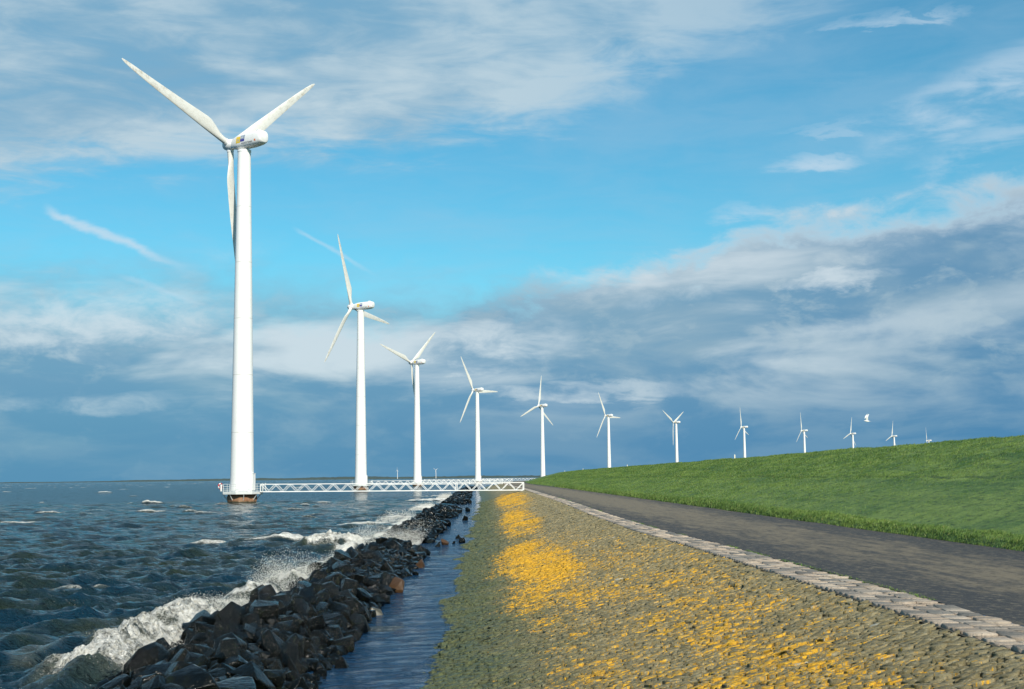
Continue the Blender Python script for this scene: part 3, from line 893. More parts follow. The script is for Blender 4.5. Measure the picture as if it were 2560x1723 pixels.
def sea_height(X, Y, spacing):
    q = X + 0.0175 * Y
    Z = np.zeros_like(X)
    calm = sstep(q, -4.9, -3.2) * (Y < 700) * (q < 6)
    sheltered = 1 - 0.9 * calm
    gust = 0.62 + 0.85 * fbm(X * 0.045, Y * 0.035, 3, 30)
    sharp = np.zeros_like(X)
    for kk, th, am, ph, lam in WAVES:
        phs = kk * (np.cos(th) * X + np.sin(th) * Y) + ph + 1.3 * (vnoise(X * 0.11, Y * 0.11, int(lam * 10)) - 0.5) * 2
        wgt = np.clip((lam / (spacing * 3.0)) - 0.6, 0, 1)
        sn = 0.5 + 0.5 * np.sin(phs)
        Z += am * wgt * (2.1 * sn ** 2.3 - 0.74)
    Z *= gust * sheltered
    foam = np.zeros_like(X)
    # white caps where the sum of the waves stands highest
    wc = sstep(Z, 0.22, 0.40) * sstep(fbm(X * 0.07, Y * 0.05, 2, 60), 0.56, 0.7) * (Y > 45) * (1 - calm)
    foam = np.maximum(foam, 0.75 * wc)
    far = sstep(Y, 300, 700)
    fc = 0.8 * sstep(fbm(X * 0.16, Y * 0.035, 3, 66), 0.72, 0.80) * far
    foam = np.maximum(foam, fc)
    for cx, cy, hl, hw, ang, hh, fo in CAPS:
        ca, sa = math.cos(R(ang)), math.sin(R(ang))
        u = ((X - cx) * ca + (Y - cy) * sa) / hl
        v = (-(X - cx) * sa + (Y - cy) * ca) / hw
        v = v + 0.5 * (fbm(X * 1.1, Y * 0.4, 2, 70) - 0.5) * 2
        g = np.exp(-(u * u * 1.6 + v * v * 1.6))
        Z += hh * g * (0.7 + 0.6 * fbm(X * 2.5, Y * 2.5, 2, 71))
        foam = np.maximum(foam, fo * sstep(g, 0.12, 0.7))
    # surf: the breaking wave against the near breakwater and a smaller one further along
    for s0, s1, qa, qb, hh in ((22.6, 33.5, -7.6, -5.6, 0.52), (64.0, 70.5, -9.0, -5.5, 0.55), (35.0, 45.5, -7.1, -5.4, 0.40), (47.0, 61.0, -6.8, -5.6, 0.18)):
        along = sstep(Y, s0 - 1.0, s0 + 1.8) * sstep(Y, s1 + 2.5, s1 - 2.0)
        if s0 > 30: along = along * sstep(fbm(Y * 0.42, Y * 0 + s0, 2, 84), 0.36, 0.56)
        wob = (fbm(Y * 0.5, X * 0.2, 3, 80) - 0.5) * 0.9
        qq = q + wob
        prof = np.exp(-((qq - (qa + qb) / 2) / ((qb - qa) * 0.42)) ** 2)
        lump = 0.30 + 0.75 * fbm(X * 1.7, Y * 1.7, 3, 81) + 0.85 * fbm(X * 6.5, Y * 5.0, 4, 87)
        Z += hh * along * prof * lump
        foam = np.maximum(foam, along * sstep(prof, 0.10, 0.5) * (0.30 + 0.85 * fbm(X * 2.2, Y * 2.2, 4, 82)))
        thin = along * sstep(q, qa - 2.6, qa - 0.2) * sstep(q, qb + 0.6, qb - 0.4)
        foam = np.maximum(foam, 0.42 * thin * sstep(fbm(X * 0.9, Y * 0.7, 3, 83), 0.42, 0.62))
    # a ragged white line where the waves meet the stones, and thin froth in the channel
    edge = np.exp(-((q + 6.1 + (fbm(Y * 0.4, Y * 0 + 2, 3, 90) - 0.5) * 1.6) / 0.5) ** 2) * (Y < 420) * (Y > 60)
    foam = np.maximum(foam, edge * (1.25 * sstep(fbm(X * 0.10, Y * 0.09, 3, 91), 0.42, 0.62)))
    fr = sstep(fbm(X * 0.7, Y * 0.35, 4, 95), 0.66, 0.76) * calm
    foam = np.maximum(foam, 0.38 * fr)
    tow = np.hypot(X + 38.0, Y - 200.0)
    foam = np.maximum(foam, 0.6 * sstep(tow, 3.6, 2.2))
    return Z, np.clip(foam, 0, 1.2), calm


def sea():
    rs = [13.0]
    while rs[-1] < 30000:
        r_ = rs[-1]
        rs.append(r_ + r_ * (0.0027 if r_ < 70 else 0.0042 if r_ < 220 else 0.008 if r_ < 700 else 0.03))
    rs = np.array(rs)
    th = np.concatenate([np.linspace(R(-62), R(-25), 120, endpoint=False), np.linspace(R(-25), R(3.5), 660), np.linspace(R(3.6), R(18), 40)])
    Rr, Th = np.meshgrid(rs, th, indexing='ij')
    X, Y = Rr * np.sin(Th), Rr * np.cos(Th)
    sp = np.maximum(np.gradient(rs)[:, None] * np.ones_like(Th), Rr * 0.00076)
    Z, foam, calm = sea_height(X, Y, sp)
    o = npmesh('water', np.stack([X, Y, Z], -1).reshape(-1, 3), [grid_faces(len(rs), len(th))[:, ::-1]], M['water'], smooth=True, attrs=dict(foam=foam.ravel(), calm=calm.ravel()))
    tag(o, kind='structure')


sea()


# spray thrown up where the waves hit the stones
def spray():
    V, F = [], []
    octv = np.array([(1, 0, 0), (-1, 0, 0), (0, 1, 0), (0, -1, 0), (0, 0, 1), (0, 0, -1)], float)
    octf = np.array([(0, 2, 4), (2, 1, 4), (1, 3, 4), (3, 0, 4), (2, 0, 5), (1, 2, 5), (3, 1, 5), (0, 3, 5)])
    P, Rd = [], []

    def burst(n, s0, s1, q0, q1, z0, hmax, r0, r1, vx=0.4):
        s = s0 + (s1 - s0) * rng.random(n)
        q = q0 + (q1 - q0) * rng.random(n)
        col = fbm(s * 1.5, q * 0.3, 3, int(s0))                 # plumes
        h = hmax * (np.clip(col - 0.25, 0, 1) * 1.7) * rng.random(n) ** 1.5 * np.sin(np.pi * np.clip((s - s0) / (s1 - s0), 0.02, 0.98)) ** 0.7
        q = q + vx * h * rng.random(n)
        x, y = dike(s, q)
        P.append(np.stack([x, y, z0 + h], -1)); Rd.append(r0 + (r1 - r0) * rng.random(n) ** 4)
    burst(70000, 37.0, 47.0, -6.8, -5.3, 0.05, 1.35, 0.0025, 0.011)
    burst(50000, 63.5, 73.0, -6.7, -3.4, 0.05, 1.5, 0.003, 0.015, 0.9)
    burst(45000, 23.5, 35.5, -7.0, -5.5, 0.25, 0.62, 0.002, 0.008)
    burst(16000, 46.0, 64.0, -6.7, -5.6, 0.0, 0.5, 0.003, 0.012)
    burst(5000, 58.0, 66.0, -4.6, -3.3, 0.05, 0.5, 0.004, 0.014)
    burst(5000, 104.0, 122.0, -8.5, -6.2, 0.1, 1.1, 0.006, 0.03)
    burst(5000, 140.0, 170.0, -8.0, -6.2, 0.1, 0.9, 0.008, 0.035)
    burst(5000, 215.0, 260.0, -8.0, -6.2, 0.1, 1.0, 0.012, 0.05)
    P_ = np.concatenate(P); r_ = np.concatenate(Rd)
    st = 0.7 + 0.6 * rng.random((len(P_), 3))
    verts = P_[:, None, :] + octv[None] * r_[:, None, None] * st[:, None, :]
    faces = (np.arange(len(P_)) * 6)[:, None, None] + octf[None]
    o = npmesh('sea_spray', verts.reshape(-1, 3), [faces.reshape(-1, 3)], M['foam'], smooth=True)
    tag(o, kind='stuff', label='white spray bursting where waves hit the dark breakwater', cat='spray')


spray()

# ------------------------------------------------------------------ rubble breakwater
def rock_mesh(name, seed, mat):
    r_ = random.Random(seed)
    bm = bmesh.new()
    for _ in range(r_.randint(11, 17)):
        v = Vector((r_.gauss(0, 1), r_.gauss(0, 1), r_.gauss(0, 1))).normalized() * r_.uniform(0.82, 1.08)
        bm.verts.new(v)
    bmesh.ops.convex_hull(bm, input=bm.verts)
    for v in [v for v in bm.verts if not v.link_faces]: bm.verts.remove(v)
    bmesh.ops.bevel(bm, geom=list(bm.edges), offset=0.07, segments=2, affect='EDGES', profile=0.6, clamp_overlap=True)
    bmesh.ops.triangulate(bm, faces=[f for f in bm.faces if len(f.verts) > 4])
    bmesh.ops.subdivide_edges(bm, edges=[e for e in bm.edges if e.calc_length() > 0.35], cuts=1, use_grid_fill=True)
    for v in bm.verts:
        c = v.co
        if c.length > 1.06: c = c.normalized() * 1.06
        n_ = math.sin(c.x * 5 + seed) * math.sin(c.y * 6 + 2 * seed) * math.sin(c.z * 5.5) * 0.035
        v.co = c * (1 + n_ + r_.uniform(-0.015, 0.015))
    bmesh.ops.recalc_face_normals(bm, faces=bm.faces)
    me = bpy.data.meshes.new(name); bm.to_mesh(me); bm.free()
    me.materials.append(mat)
    me.polygons.foreach_set('use_smooth', np.ones(len(me.polygons), dtype=bool))
    me.set_sharp_from_angle(angle=R(32))
    return me


ROCKS = [rock_mesh('boulder', 100 + k, M['rock']) for k in range(14)]
for me in ROCKS: me.name = 'boulder'


def mound(s, q):
    """height of the heap above the water"""
    s = np.asarray(s, float)
    gap = sstep(s, 65.0, 62.0) + sstep(s, 69.0, 71.5) * sstep(s, 101, 97) + sstep(s, 112, 117) * sstep(s, 150, 143) + sstep(s, 168, 178)
    mid = -4.3 + 0.25 * (fbm(s * 0.16, s * 0 + 1, 2, 50) - 0.5) * 2
    u = (q - mid) / 1.5
    h = (0.36 + 0.5 * (fbm(s * 0.22, np.asarray(q) * 0.2, 2, 51) - 0.5) * 2 * 0.6) * np.clip(1 - u * u, -0.6, 1)
    return h * np.clip(gap, 0, 1) - 0.42 * (1 - np.clip(gap, 0, 1))


BLABEL = 'wet black boulder heaped in the near stretch of the breakwater'
BGROUP = 'black boulders heaped in the near breakwater'


def boulder(x, y, z, sz, label=BLABEL, group=BGROUP, mat=None, rot=None, name='boulder'):
    me = random.choice(ROCKS)
    if mat is not None:
        me = me.copy(); me.materials.clear(); me.materials.append(mat)
    o = link(bpy.data.objects.new(name, me))
    o.location = (x, y, z)
    o.rotation_euler = rot or (random.uniform(0, 6.28), random.uniform(0, 6.28), random.uniform(0, 6.28))
    o.scale = (sz * random.uniform(0.85, 1.45), sz * random.uniform(0.75, 1.1), sz * random.uniform(0.58, 0.95))
    tag(o, label, 'boulder', group)
    return o


pts = []
cell = {}
for _ in range(34000):
    s = 17.5 * (64.5 / 17.5) ** random.random()
    q = random.uniform(-5.85, -2.80)
    h = float(mound(s, q))
    if h < -0.30: continue
    sz = random.choice((0.14, 0.17, 0.20, 0.23, 0.27, 0.32, 0.40)) * random.uniform(0.9, 1.12)
    if abs(q + 4.3) > 1.2: sz *= 0.8
    ks, kq = int(s), int(q)
    if any((s - a) ** 2 + (q - b) ** 2 < (0.58 * (sz + c)) ** 2 for i in (-1, 0, 1) for j in (-1, 0, 1) for a, b, c, _h in cell.get((ks + i, kq + j), ())): continue
    e = (s, q, sz, h + sz * random.uniform(-0.25, 0.50))
    cell.setdefault((ks, kq), []).append(e); pts.append(e)
pts.sort(key=lambda e: -e[2] / e[0] * (1.0 if e[0] > 21.0 else 0.01))      # those that show largest first
NEAR_N = 284
for s, q, sz, z in pts[:NEAR_N]:
    x, y = dike(s, q)
    boulder(float(x), float(y), z, sz)

# stones that look different from the heap
SPECIAL = [(-3.38, 41.5, 0.16, 0.26, 'brown', 'rust brown boulder on the channel edge of the breakwater', 'boulder'),
           (-3.60, 40.2, 0.10, 0.15, 'pale', 'small white stone just in front of the rust brown boulder', 'boulder'),
           (-4.02, 59.5, 0.22, 0.42, None, 'dark pointed boulder alone at the far end of the near heap', 'boulder'),
           (-3.45, 52.7, 0.06, 0.22, 'brown', 'brown stone alone in the channel beyond the rust brown boulder', 'stone'),
           (-3.36, 48.7, 0.03, 0.17, None, 'small dark stone just showing above the channel water', 'stone'),
           (-3.0, 77.0, 0.05, 0.22, None, 'flat dark stone mid channel beside the second heap', 'stone'),
           (-2.62, 72.5, 0.10, 0.25, None, 'upright dark stone in the channel near the foot of the slope', 'stone'),
           (-3.45, 70.2, 0.12, 0.32, 'brown', 'larger brownish stone at the near corner of the second heap', 'stone'),
           (-3.6, 68.3, 0.08, 0.27, None, 'dark stone lowest at the near corner of the second heap', 'stone'),
           (-3.0, 71.6, 0.02, 0.14, None, 'smallest stone in the channel beside the second heap', 'stone'),
           (-5.6, 181, 0.15, 0.42, None, 'farthest stone in the channel just this side of the bridge', 'stone'),
           (-4.5, 138, 0.15, 0.40, None, 'middle one of three stones in the far channel', 'stone'),
           (-3.8, 110, 0.12, 0.34, None, 'nearest of three stones in the far channel', 'stone'),
           (-3.32, 34.4, 0.0, 0.22, 'greyrock', 'greyish low stone lying in the channel beside the heap', 'stone'),
           (-3.0, 25.2, 0.02, 0.22, None, 'dark stone barely awash in the near channel', 'stone')]
for x, y, z, sz, mt, lab, cat in SPECIAL:
    o = boulder(x, y, z, sz, lab, None, M[mt] if mt else None, name=cat)
    o['category'] = cat


def far_rubble():
    V, F = [], []
    base = 0
    src = []
    for me in ROCKS[:8]:
        co = np.empty(len(me.vertices) * 3, np.float32); me.vertices.foreach_get('co', co)
        me.calc_loop_triangles()
        tr = np.empty(len(me.loop_triangles) * 3, np.int32); me.loop_triangles.foreach_get('vertices', tr)
        src.append((co.reshape(-1, 3), tr.reshape(-1, 3)))
    # small stuff between the near boulders, then the heaps that run on along the dike
    jobs = []
    for s, q, sz, z in pts[NEAR_N:]: jobs.append((s, q, sz, z))
    for _ in range(500):
        s = 19 * (64.5 / 19) ** random.random(); q = random.uniform(-5.9, -2.8); jobs.append((s, q, random.uniform(0.09, 0.16), None))
    s = 70.0
    while s < 420:
        for _ in range(8 if s < 160 else 5):
            jobs.append((s + random.uniform(0, 1), random.uniform(-6.0, -2.9), random.uniform(0.18, 0.36) * (1 + s / 600), None))
        s += 0.55 * (1 + s / 250)
    for s, q, sz, z in jobs:
        h = float(mound(s, q))
        if h < -0.3: continue
        if z is None: z = h + sz * random.uniform(-0.2, 0.35)
        x, y = dike(s, q)
        co, tr = random.choice(src)
        e = Matrix.Rotation(random.uniform(0, 6.28), 3, 'X') @ Matrix.Rotation(random.uniform(0, 6.28), 3, 'Y')
        c = co @ np.array(e).T * np.array([sz * random.uniform(.85, 1.2), sz, sz * random.uniform(.7, .95)]) + np.array([x, y, z])
        V.append(c); F.append(tr + base); base += len(c)
    # core of the heap
    sg = srange(18, 430, 0.006, 0.15); qg = np.linspace(-7.2, -2.3, 40)
    S, Q = np.meshgrid(sg, qg, indexing='ij')
    X, Y = dike(S, Q)
    Z = mound(S, Q) - 0.36 + 0.24 * fbm(S * 2.6, Q * 2.6, 3, 77)
    V.append(np.stack([X, Y, Z], -1).reshape(-1, 3)); g = grid_faces(len(sg), len(qg)) + base
    o = npmesh('rubble', np.concatenate(V), F + [g], M['rock'], smooth=False)
    tag(o, kind='stuff', label='dark rubble filling the breakwater and running on beside the dike', cat='rubble')


far_rubble()

# ------------------------------------------------------------------ wind turbines
HUB_Z, OVER = 51.4, 3.05


def tower_mesh():
    return MB().lathe([(1.68, 1.66), (1.66, 2.2), (1.60, 6), (1.42, 18), (1.42, 18.03), (1.18, 34), (1.18, 34.03), (0.93, 49.6), (0.93, 49.9), (0.98, 49.95), (0.98, 50.25)], 40).mesh('tower', M['white'], 35)


NL0, NL1 = -4.1, 2.15                           # rear and front of the nacelle along its axis


def nac_dims(x):
    """half width, half height, centre height of the nacelle at x"""
    t = np.interp(x, [NL0, NL0 + 0.12, NL0 + 0.7, -2.2, 0.6, 1.5, NL1], [0.72, 0.84, 0.94, 1.0, 0.97, 0.80, 0.62])
    hh = np.interp(x, [NL0, NL0 + 0.12, NL0 + 0.7, -2.2, 0.6, 1.5, NL1], [0.66, 0.80, 0.95, 1.0, 0.95, 0.80, 0.66])
    return 1.02 * t, 1.08 * hh, np.interp(x, [NL0, -2, NL1], [0.22, 0.10, 0.0])


EXPN = 3.0


def nac_side(x, z):
    a, b, c = nac_dims(x)
    v = np.clip(abs((z - c) / b), 0, 0.98)
    return a * (1 - v ** EXPN) ** (1 / EXPN)


def nacelle_mesh():
    rings = []
    for x in (NL0, NL0 + 0.05, NL0 + 0.15, NL0 + 0.4, NL0 + 0.8, -2.6, -1.8, -1.0, -0.2, 0.4, 0.8, 1.2, 1.6, 1.9, NL1):
        a, b, c = nac_dims(x)
        rg = []
        for k in range(28):
            t = 2 * math.pi * k / 28
            cy, cz = math.cos(t), math.sin(t)
            rg.append((x, a * math.copysign(abs(cy) ** (2 / EXPN), cy), c + b * math.copysign(abs(cz) ** (2 / EXPN), cz)))
        rings.append(rg)
    m = MB().loft(rings)
    m.box((-3.0, 0.15, 1.30), (0.5, 0.5, 0.14))
    return m.mesh('nacelle', M['white'], 40)


def hub_mesh():
    m = MB()
    prof = [(0.05, 1.30), (0.34, 1.22), (0.62, 0.95), (0.80, 0.50), (0.84, 0.0), (0.80, -0.55), (0.66, -0.95)]
    m.lathe(prof[::-1], 24)
    m.v = [(z, x, y) for x, y, z in m.v]        # lathe axis turned onto the rotor axis (+X)
    for k in range(3):
        a = 2 * math.pi * k / 3
        m.tube((0, -math.sin(a) * 0.55, math.cos(a) * 0.55), (0, -math.sin(a) * 1.02, math.cos(a) * 1.02), 0.50, 0.50, 18)
    return m.mesh('hub', M['white'], 40)


def blade_mesh():
    sec = [(0.95, 0.92, 0.92, 0.46), (1.7, 0.90, 0.88, 0.45), (2.6, 1.05, 0.72, 0.45), (3.6, 1.45, 0.58, 0.46), (4.7, 1.78, 0.48, 0.47), (5.4, 1.82, 0.44, 0.47), (7.5, 1.66, 0.36, 0.46),
           (10.5, 1.42, 0.28, 0.44), (13.5, 1.18, 0.22, 0.42), (16.5, 0.93, 0.16, 0.38), (19.0, 0.68, 0.11, 0.30), (20.3, 0.46, 0.075, 0.20), (20.9, 0.22, 0.04, 0.06), (21.05, 0.06, 0.02, -0.05)]
    rings = []
    for r, ch, th, le in sec:
        tw = R(np.interp(r, [1.7, 4.5, 10, 21], [22, 18, 6, 0]))
        blend = np.interp(r, [1.7, 4.5], [0, 1])
        ring = []
        for k in range(18):
            t = 2 * math.pi * k / 18
            cx = 0.5 * (1 + math.cos(t))            # 1 leading edge, 0 trailing edge
            thick = math.sin(t) * 0.5 * th * ((1 - blend) + blend * (0.25 + 0.95 * cx ** 0.6) * (1 if cx > 0 else 0.2))
            yy = le - ch * (1 - cx)
            ring.append((thick * math.cos(tw) + (yy) * math.sin(tw) * 0.9, yy * math.cos(tw) - thick * math.sin(tw), r))
        rings.append(ring)
    return MB().loft(rings).mesh('blade', M['blade'], 50)


PED_Z, DECK_R = 1.30, 2.95


def pedestal_mesh():
    m = MB().lathe([(1.85, -2.5), (2.02, 0.2), (2.10, 0.55), (2.12, 1.0), (2.02, 1.06), (1.95, 1.30)], 12)
    return m.mesh('pedestal', M['rust'])


def deck_mesh():
    m = MB().lathe([(DECK_R, 1.31), (DECK_R, 1.60), (DECK_R - 0.05, 1.645)], 8)
    return m.mesh('platform', M['galv'])


def rail_meshes(skip=None):
    post, rail = MB(), MB()
    rr = DECK_R - 0.08
    pts = []
    for k in range(8):
        a, b = 2 * math.pi * k / 8, 2 * math.pi * (k + 1) / 8
        p, q = Vector((rr * math.cos(a), rr * math.sin(a), 0)), Vector((rr * math.cos(b), rr * math.sin(b), 0))
        for t in (0, 0.5):
            v = p.lerp(q, t)
            post.tube(v + Vector((0, 0, 1.64)), v + Vector((0, 0, 2.72)), 0.035, n=6)
        if k == 7: continue                        # opening for the bridge (local +X)
        for z in (1.80, 2.05, 2.38, 2.71):
            rail.tube(p + Vector((0, 0, z)), q + Vector((0, 0, z)), 0.028, n=6)
    return post.mesh('rail_post', M['galv'], 40), rail.mesh('guard_rail', M['galv'], 40)


def brace_mesh(k):
    a = 2 * math.pi * (k + 0.5) / 8
    c, s_ = math.cos(a), math.sin(a)
    return MB().tube((2.62 * c, 2.62 * s_, 1.32), (2.03 * c, 2.03 * s_, 0.50), 0.055, n=8).mesh('brace', M['galv'], 40)


def door_mesh():
    m = MB().box((1.60, 0, 3.00), (0.40, 1.0, 2.3))
    m.box((1.62, 0, 4.18), (0.44, 1.06, 0.06))
    return m.mesh('door_housing', M['white'])


def lettering_mesh(body, size, x0, z0, name, mat, off=0.012):
    """flat lettering wrapped on the nacelle's left flank, reading from the rotor to the tail"""
    cu = bpy.data.curves.new(name, 'FONT'); cu.body = body; cu.size = size; cu.space_character = 1.32; cu.offset = 0.004
    ob = link(bpy.data.objects.new(name, cu))
    dg = bpy.context.evaluated_depsgraph_get()
    me = bpy.data.meshes.new_from_object(ob.evaluated_get(dg))
    bpy.data.objects.remove(ob); bpy.data.curves.remove(cu)
    for v in me.vertices:
        x, z = x0 - v.co.x, z0 + v.co.y
        v.co = (x, float(nac_side(x, z)) + off, z)
    me.materials.clear(); me.materials.append(mat)
    me.name = name
    return me


def decal_mesh(x0, x1, z0, z1, name, mat, off=0.008, skew=0.0):
    vs, n = [], 6
    for j in range(n + 1):
        for i in range(n + 1):
            z = z0 + (z1 - z0) * j / n
            x = x0 + (x1 - x0) * i / n + skew * j / n
            vs.append((x, float(nac_side(x, z)) + off, z))
    fs = [(j * (n + 1) + i, j * (n + 1) + i + 1, (j + 1) * (n + 1) + i + 1, (j + 1) * (n + 1) + i) for j in range(n) for i in range(n)]
    return MB().raw(vs, fs).mesh(name, mat)


ME = dict(tower=tower_mesh(), nacelle=nacelle_mesh(), hub=hub_mesh(), blade=blade_mesh(), pedestal=pedestal_mesh(), platform=deck_mesh(), door=door_mesh(),
          braces=[brace_mesh(k) for k in range(8)])
ME['post'], ME['rail'] = rail_meshes()
ME['decals'] = [decal_mesh(0.72, -0.16, -0.26, 0.66, 'emblem', M['yellow'], skew=-0.12),
                decal_mesh(-0.18, -1.12, 0.20, 0.76, 'emblem', M['greyblue'], skew=-0.08), decal_mesh(-0.18, -1.06, -0.14, 0.20, 'emblem', M['blue'], skew=-0.04),
                lettering_mesh('NORDTANK', 0.33, -0.42, -0.50, 'lettering', M['black']),
                decal_mesh(-3.00, -3.30, -0.40, -0.12, 'emblem', M['orange']),
                lettering_mesh('N', 0.62, 0.46, -0.06, 'lettering', M['greyblue'], 0.016), lettering_mesh('nv', 0.48, -0.28, 0.34, 'lettering', M['white'], 0.016)]


def child(name, me, parent, mat4=None):
    o = link(bpy.data.objects.new(name, me), parent)
    if mat4 is not None: o.matrix_local = mat4
    return o


def turbine(x, y, axis_az, phase, deck_dir, label, group, full=True, name='wind_turbine'):
    root = empty(name, (x, y, 0))
    tag(root, label, 'wind turbine', group)
    dk = Matrix.Rotation(deck_dir, 4, 'Z')
    t = child('tower', ME['tower'], root)
    if full:
        child('pedestal', ME['pedestal'], root)
        pl = child('platform', ME['platform'], root, dk)
        child('rail_post', ME['post'], pl); child('guard_rail', ME['rail'], pl)
        for b in ME['braces']: child('brace', b, root, dk)
        child('door_housing', ME['door'], root, Matrix.Rotation(deck_dir - R(8), 4, 'Z'))
    head = Matrix.Translation((0, 0, HUB_Z)) @ Matrix.Rotation(R(90 - axis_az), 4, 'Z')
    nc = child('nacelle', ME['nacelle'], root, head)
    if full:
        for me in ME['decals']: child(me.name.split('.')[0], me, nc)
    rotor = head @ Matrix.Rotation(R(-1.5), 4, 'Y') @ Matrix.Translation((OVER, 0, 0))
    child('hub', ME['hub'], root, rotor @ Matrix.Rotation(R(phase), 4, 'X'))
    for k in range(3):
        child('blade', ME['blade'], root, rotor @ Matrix.Rotation(R(phase + 120 * k), 4, 'X'))
    return root


TG = 'wind turbines in a row along the dike'
TURB = [(-53, -67, 'nearest and tallest white turbine, on a rusty pedestal at the near bridge'),
        (-64, -22, 'second tallest turbine, one blade nearly upright, foot behind the near bridge'),
        (-54, -72, 'third tallest turbine, its blades in a Y, right of the second tallest'),
        (-50, -30, 'fourth white turbine, last one whose foot is seen above the bridges'),
        (-51, 8, 'white turbine at the left tip of the grass dike, one blade reaching out left'),
        (-50, -27, 'white turbine behind the dike crest, between the one at its tip and the Y-bladed one'),
        (-52, -60, 'Y-bladed white turbine showing above the grass crest beside a small post'),
        (-58, -9, 'white turbine just right of the Y-bladed one above the grass crest'),
        (-58, -9, 'small white turbine above the crest, two left of the gull'),
        (-52, 12, 'small white turbine above the crest directly left of the gull'),
        (-52, 12, 'small white turbine above the crest directly right of the gull'),
        (-60, -14, 'farthest turbine of the row with only its top showing over the grass crest')]
_rowlen = [float(np.interp(ROW[i + 2][1], _d[:, 1], _len)) for i in range(12)]
tur = []
for i, (az_, ph, lab) in enumerate(TURB):
    x, y = ROW[i + 2]
    s = _rowlen[i]
    ex, ey = dike(s - (5.0 if i == 0 else 0), Q_KERB - 0.25)
    dd = math.atan2(float(ey) - y, float(ex) - x)
    tur.append((x, y, float(ex), float(ey), dd))
    turbine(x, y, az_, ph, dd, lab, TG)
turbine(-690, 8500, -62, 0, 0, 'tiny far-off turbine on the horizon between the second and third towers', 'turbines on the far shore', False)
turbine(-461, 8500, -40, 62, 0, 'tiny far-off turbine on the horizon between the third and fourth towers', 'turbines on the far shore', False)


# ------------------------------------------------------------------ lattice footbridges from the dike to the turbines
def bar(p, q, r, n=4): return MB().tube(p, q, r, n=n)


def bridge(x, y, ex, ey, dd, label, fine):
    root = empty('footbridge', (ex, ey, 0), dd + math.pi)      # local +X runs from the dike out to the turbine
    tag(root, label, 'footbridge', 'lattice footbridges out to the turbines')
    L = math.hypot(ex - x, ey - y) - DECK_R + 0.12
    zl, zs, H, W = 1.50, 1.62, 1.03, 1.25
    def zz(u): return zl + (zs - zl) * u / L
    n = 18
    dk = MB()
    for k in range(36):
        u0, u1 = L * k / 36, L * (k + 1) / 36
        dk.box(((u0 + u1) / 2, 0, zz((u0 + u1) / 2) - 0.02), (u1 - u0 - 0.03, W - 0.14, 0.04))
    dk.build('deck', M['galv'], root)
    for sgn in (-1, 1):
        yy = sgn * W / 2
        side = bar((0, yy, zz(0)), (L, yy, zz(L)), 0.085).build('bottom_chord', M['white'], root)
        bar((0, yy, zz(0) + H), (L, yy, zz(L) + H), 0.07).build('top_chord', M['white'], root)
        one = MB()
        for k in range(n):
            for a, b, za, zb in ((k, k + .5, H, 0), (k + .5, k + 1, 0, H)):
                ua, ub = L * a / n, L * b / n
                p, q = (ua, yy, zz(ua) + za), (ub, yy, zz(ub) + zb)
                if fine: bar(p, q, 0.042).build('diagonal', M['white'], root)
                else: one.tube(p, q, 0.05, n=4)
        for u in (0.0, L * 0.252, L):
            (bar((u, yy, zz(u)), (u, yy, zz(u) + H), 0.06).build('upright', M['white'], root) if fine else one.tube((u, yy, zz(u)), (u, yy, zz(u) + H), 0.06, n=4))
        if not fine: one.build('lattice', M['white'], root)
    MB().box((-0.1, 0, zl - 0.22), (0.7, W + 0.5, 0.30)).build('abutment', M['pale'], root)
    if fine:
        for sgn in (-1, 1):
            pst = MB().tube((L - 0.35, sgn * 0.72, zz(L)), (L - 0.35, sgn * 0.72, zz(L) + 1.22), 0.045, n=6).build('gate_post', M['galv'], root)


BL = ['near white lattice footbridge from the road edge to the nearest turbine', 'second lattice footbridge, leading to the turbine with one upright blade, just above the near one',
      'third lattice footbridge, leading to the Y-bladed turbine, above and behind the second', 'farthest visible lattice footbridge, leading to the fourth turbine']
for i in range(4): bridge(*tur[i], BL[i], i < 2)

# lifebuoy on the left of the first platform
lx, ly = tur[0][0], tur[0][1]
lb = empty('lifebuoy', (lx - 2.95, ly - 0.35, 2.45), R(-35))
tag(lb, 'red and white lifebuoy on the left railing of the nearest platform', 'lifebuoy')
m_r, m_w = MB(), MB()
for k in range(24):
    a, b = 2 * math.pi * k / 24, 2 * math.pi * (k + 1) / 24
    (m_r if (k // 3) % 2 else m_w).tube((0, 0.36 * math.cos(a), 0.36 * math.sin(a)), (0, 0.36 * math.cos(b), 0.36 * math.sin(b)), 0.085, n=8)
m_r.build('red_band', M['red'], lb, 40); m_w.build('white_band', M['white'], lb, 40)
MB().box((0.14, 0, -0.25), (0.04, 0.22, 0.95)).build('backing_board', M['white'], lb)

# ------------------------------------------------------------------ small things
for k, (s, hgt, lab) in enumerate(((151, 0.42, 'pale marker post on the crest right of the Y-bladed turbine'), (263, 0.42, 'pale marker post on the crest close beside a turbine tower'),
                                   (379, 0.46, 'pale marker post on the crest left of the turbine with its own post'), (507, 0.5, 'farthest pale marker post, right by the tower at the tip of the dike'))):
    x, y = dike(s, 26.2)
    z = float(z_turf(26.2, np.array(float(s))))
    po = empty('marker_post', (float(x), float(y), z))
    tag(po, lab, 'post', 'marker posts along the dike crest')
    MB().tube((0, 0, -0.2), (0, 0, hgt), 0.085, 0.075, 4).build('post', M['post'], po)
    MB().tube((0, 0, hgt), (0, 0, hgt + 0.05), 0.10, 0.02, 4).build('cap', M['post'], po)

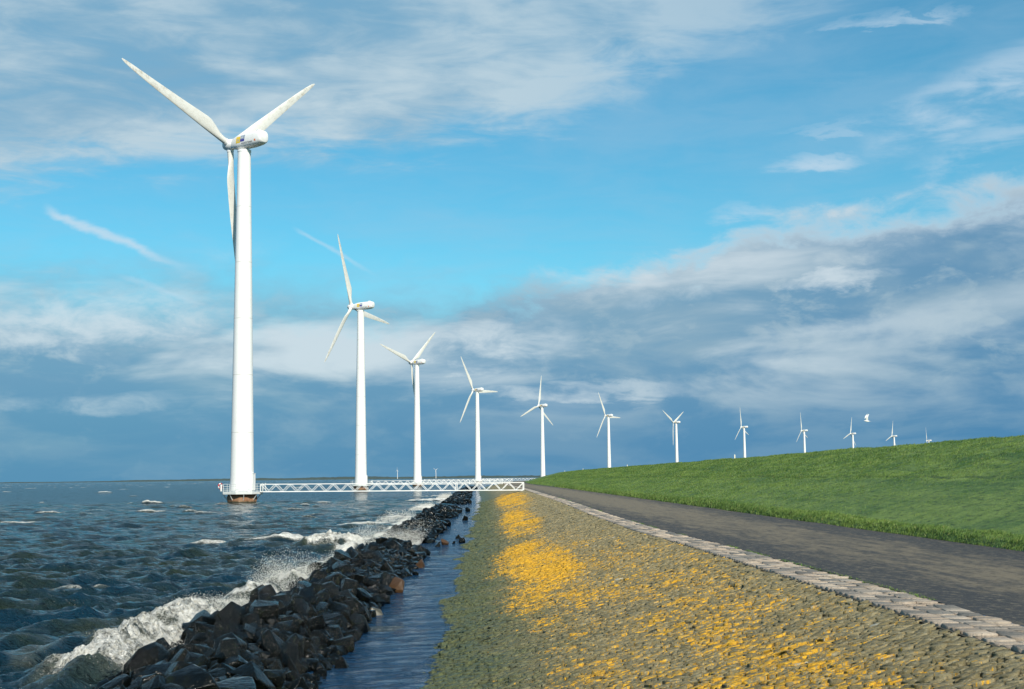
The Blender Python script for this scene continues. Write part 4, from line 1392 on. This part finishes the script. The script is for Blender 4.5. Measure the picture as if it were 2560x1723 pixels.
x, y = dike(13.2, 3.55)
tw_ = MB()
_pp = [(-0.13, 0.0, 0.02), (-0.04, 0.012, 0.035), (0.06, 0.0, 0.028), (0.14, 0.02, 0.03)]
for a, b in zip(_pp[:-1], _pp[1:]): tw_.tube(a, b, 0.008, 0.006, 6)
tw_.tube(_pp[1], (0.0, 0.05, 0.06), 0.005, 0.003, 5)
to = tw_.build('twig', M['wood'])
to.location = (float(x), float(y), float(z_slope(3.55)) + 0.015); to.rotation_euler = (0, 0, R(8))
tag(to, 'thin brown twig lying on the lichened stone slope', 'twig')


def gull():
    m = MB()
    rings = []
    for x, r, dz in ((-0.20, 0.006, 0.0), (-0.185, 0.018, 0.0), (-0.165, 0.032, 0.003), (-0.14, 0.036, 0.006), (-0.11, 0.036, 0.0), (-0.06, 0.055, -0.005), (0.0, 0.062, -0.008), (0.07, 0.050, -0.004), (0.12, 0.032, 0.0),
                     (0.17, 0.020, 0.004), (0.22, 0.022, 0.006)):
        fl = 0.35 if x > 0.15 else 0.9
        rings.append([(x, r * math.cos(2 * math.pi * k / 12) * (1.0 if x < 0.15 else 1.8), dz + r * fl * math.sin(2 * math.pi * k / 12)) for k in range(12)])
    m.loft(rings)
    m.tube((-0.20, 0, 0), (-0.235, 0, -0.006), 0.007, 0.002, 6)
    for sg in (-1, 1):
        secs = [(0.03, 0.02, 0.03, 0.085), (0.07, 0.13, 0.06, 0.075), (0.10, 0.22, 0.075, 0.058), (0.11, 0.31, 0.055, 0.045), (0.10, 0.39, 0.015, 0.028), (0.09, 0.45, -0.025, 0.008)]
        wr = []
        for yy, zz, xs, ch in secs:
            xs = -xs
            wr.append([(xs - ch, sg * yy, zz + 0.004), (xs, sg * (yy - 0.004), zz + 0.012), (xs + ch, sg * yy, zz + 0.004), (xs, sg * (yy + 0.006), zz - 0.002)])
        m.loft(wr)
    return m.build('gull', M['gull'], None, 50)


g = gull()
g.location = (22.4, 90.0, 6.55); g.rotation_euler = (R(4), R(6), R(12))
tag(g, 'white gull flying over the grass crest with wings raised', 'gull')


# ------------------------------------------------------------------ far shore
def shore():
    n = 900
    x = np.linspace(-5200, 3500, n)
    h = (7 + 11 * fbm(x * 0.004, x * 0, 4, 5) + 5 * fbm(x * 0.05, x * 0, 3, 6)) * (0.45 + 0.55 * sstep(x, -3200, -1500))
    y0 = 9400 + 120 * fbm(x * 0.002, x * 0, 2, 8)
    rows = [np.stack([x, y0, x * 0 - 1], -1), np.stack([x, y0 + 5, h * 0.75], -1), np.stack([x, y0 + 25, h], -1), np.stack([x, y0 + 160, h * 0.9], -1), np.stack([x, y0 + 220, x * 0 - 1], -1)]
    o = npmesh('far_shore', np.concatenate(rows), [grid_faces(5, n)], M['shore'])
    tag(o, kind='structure')


shore()
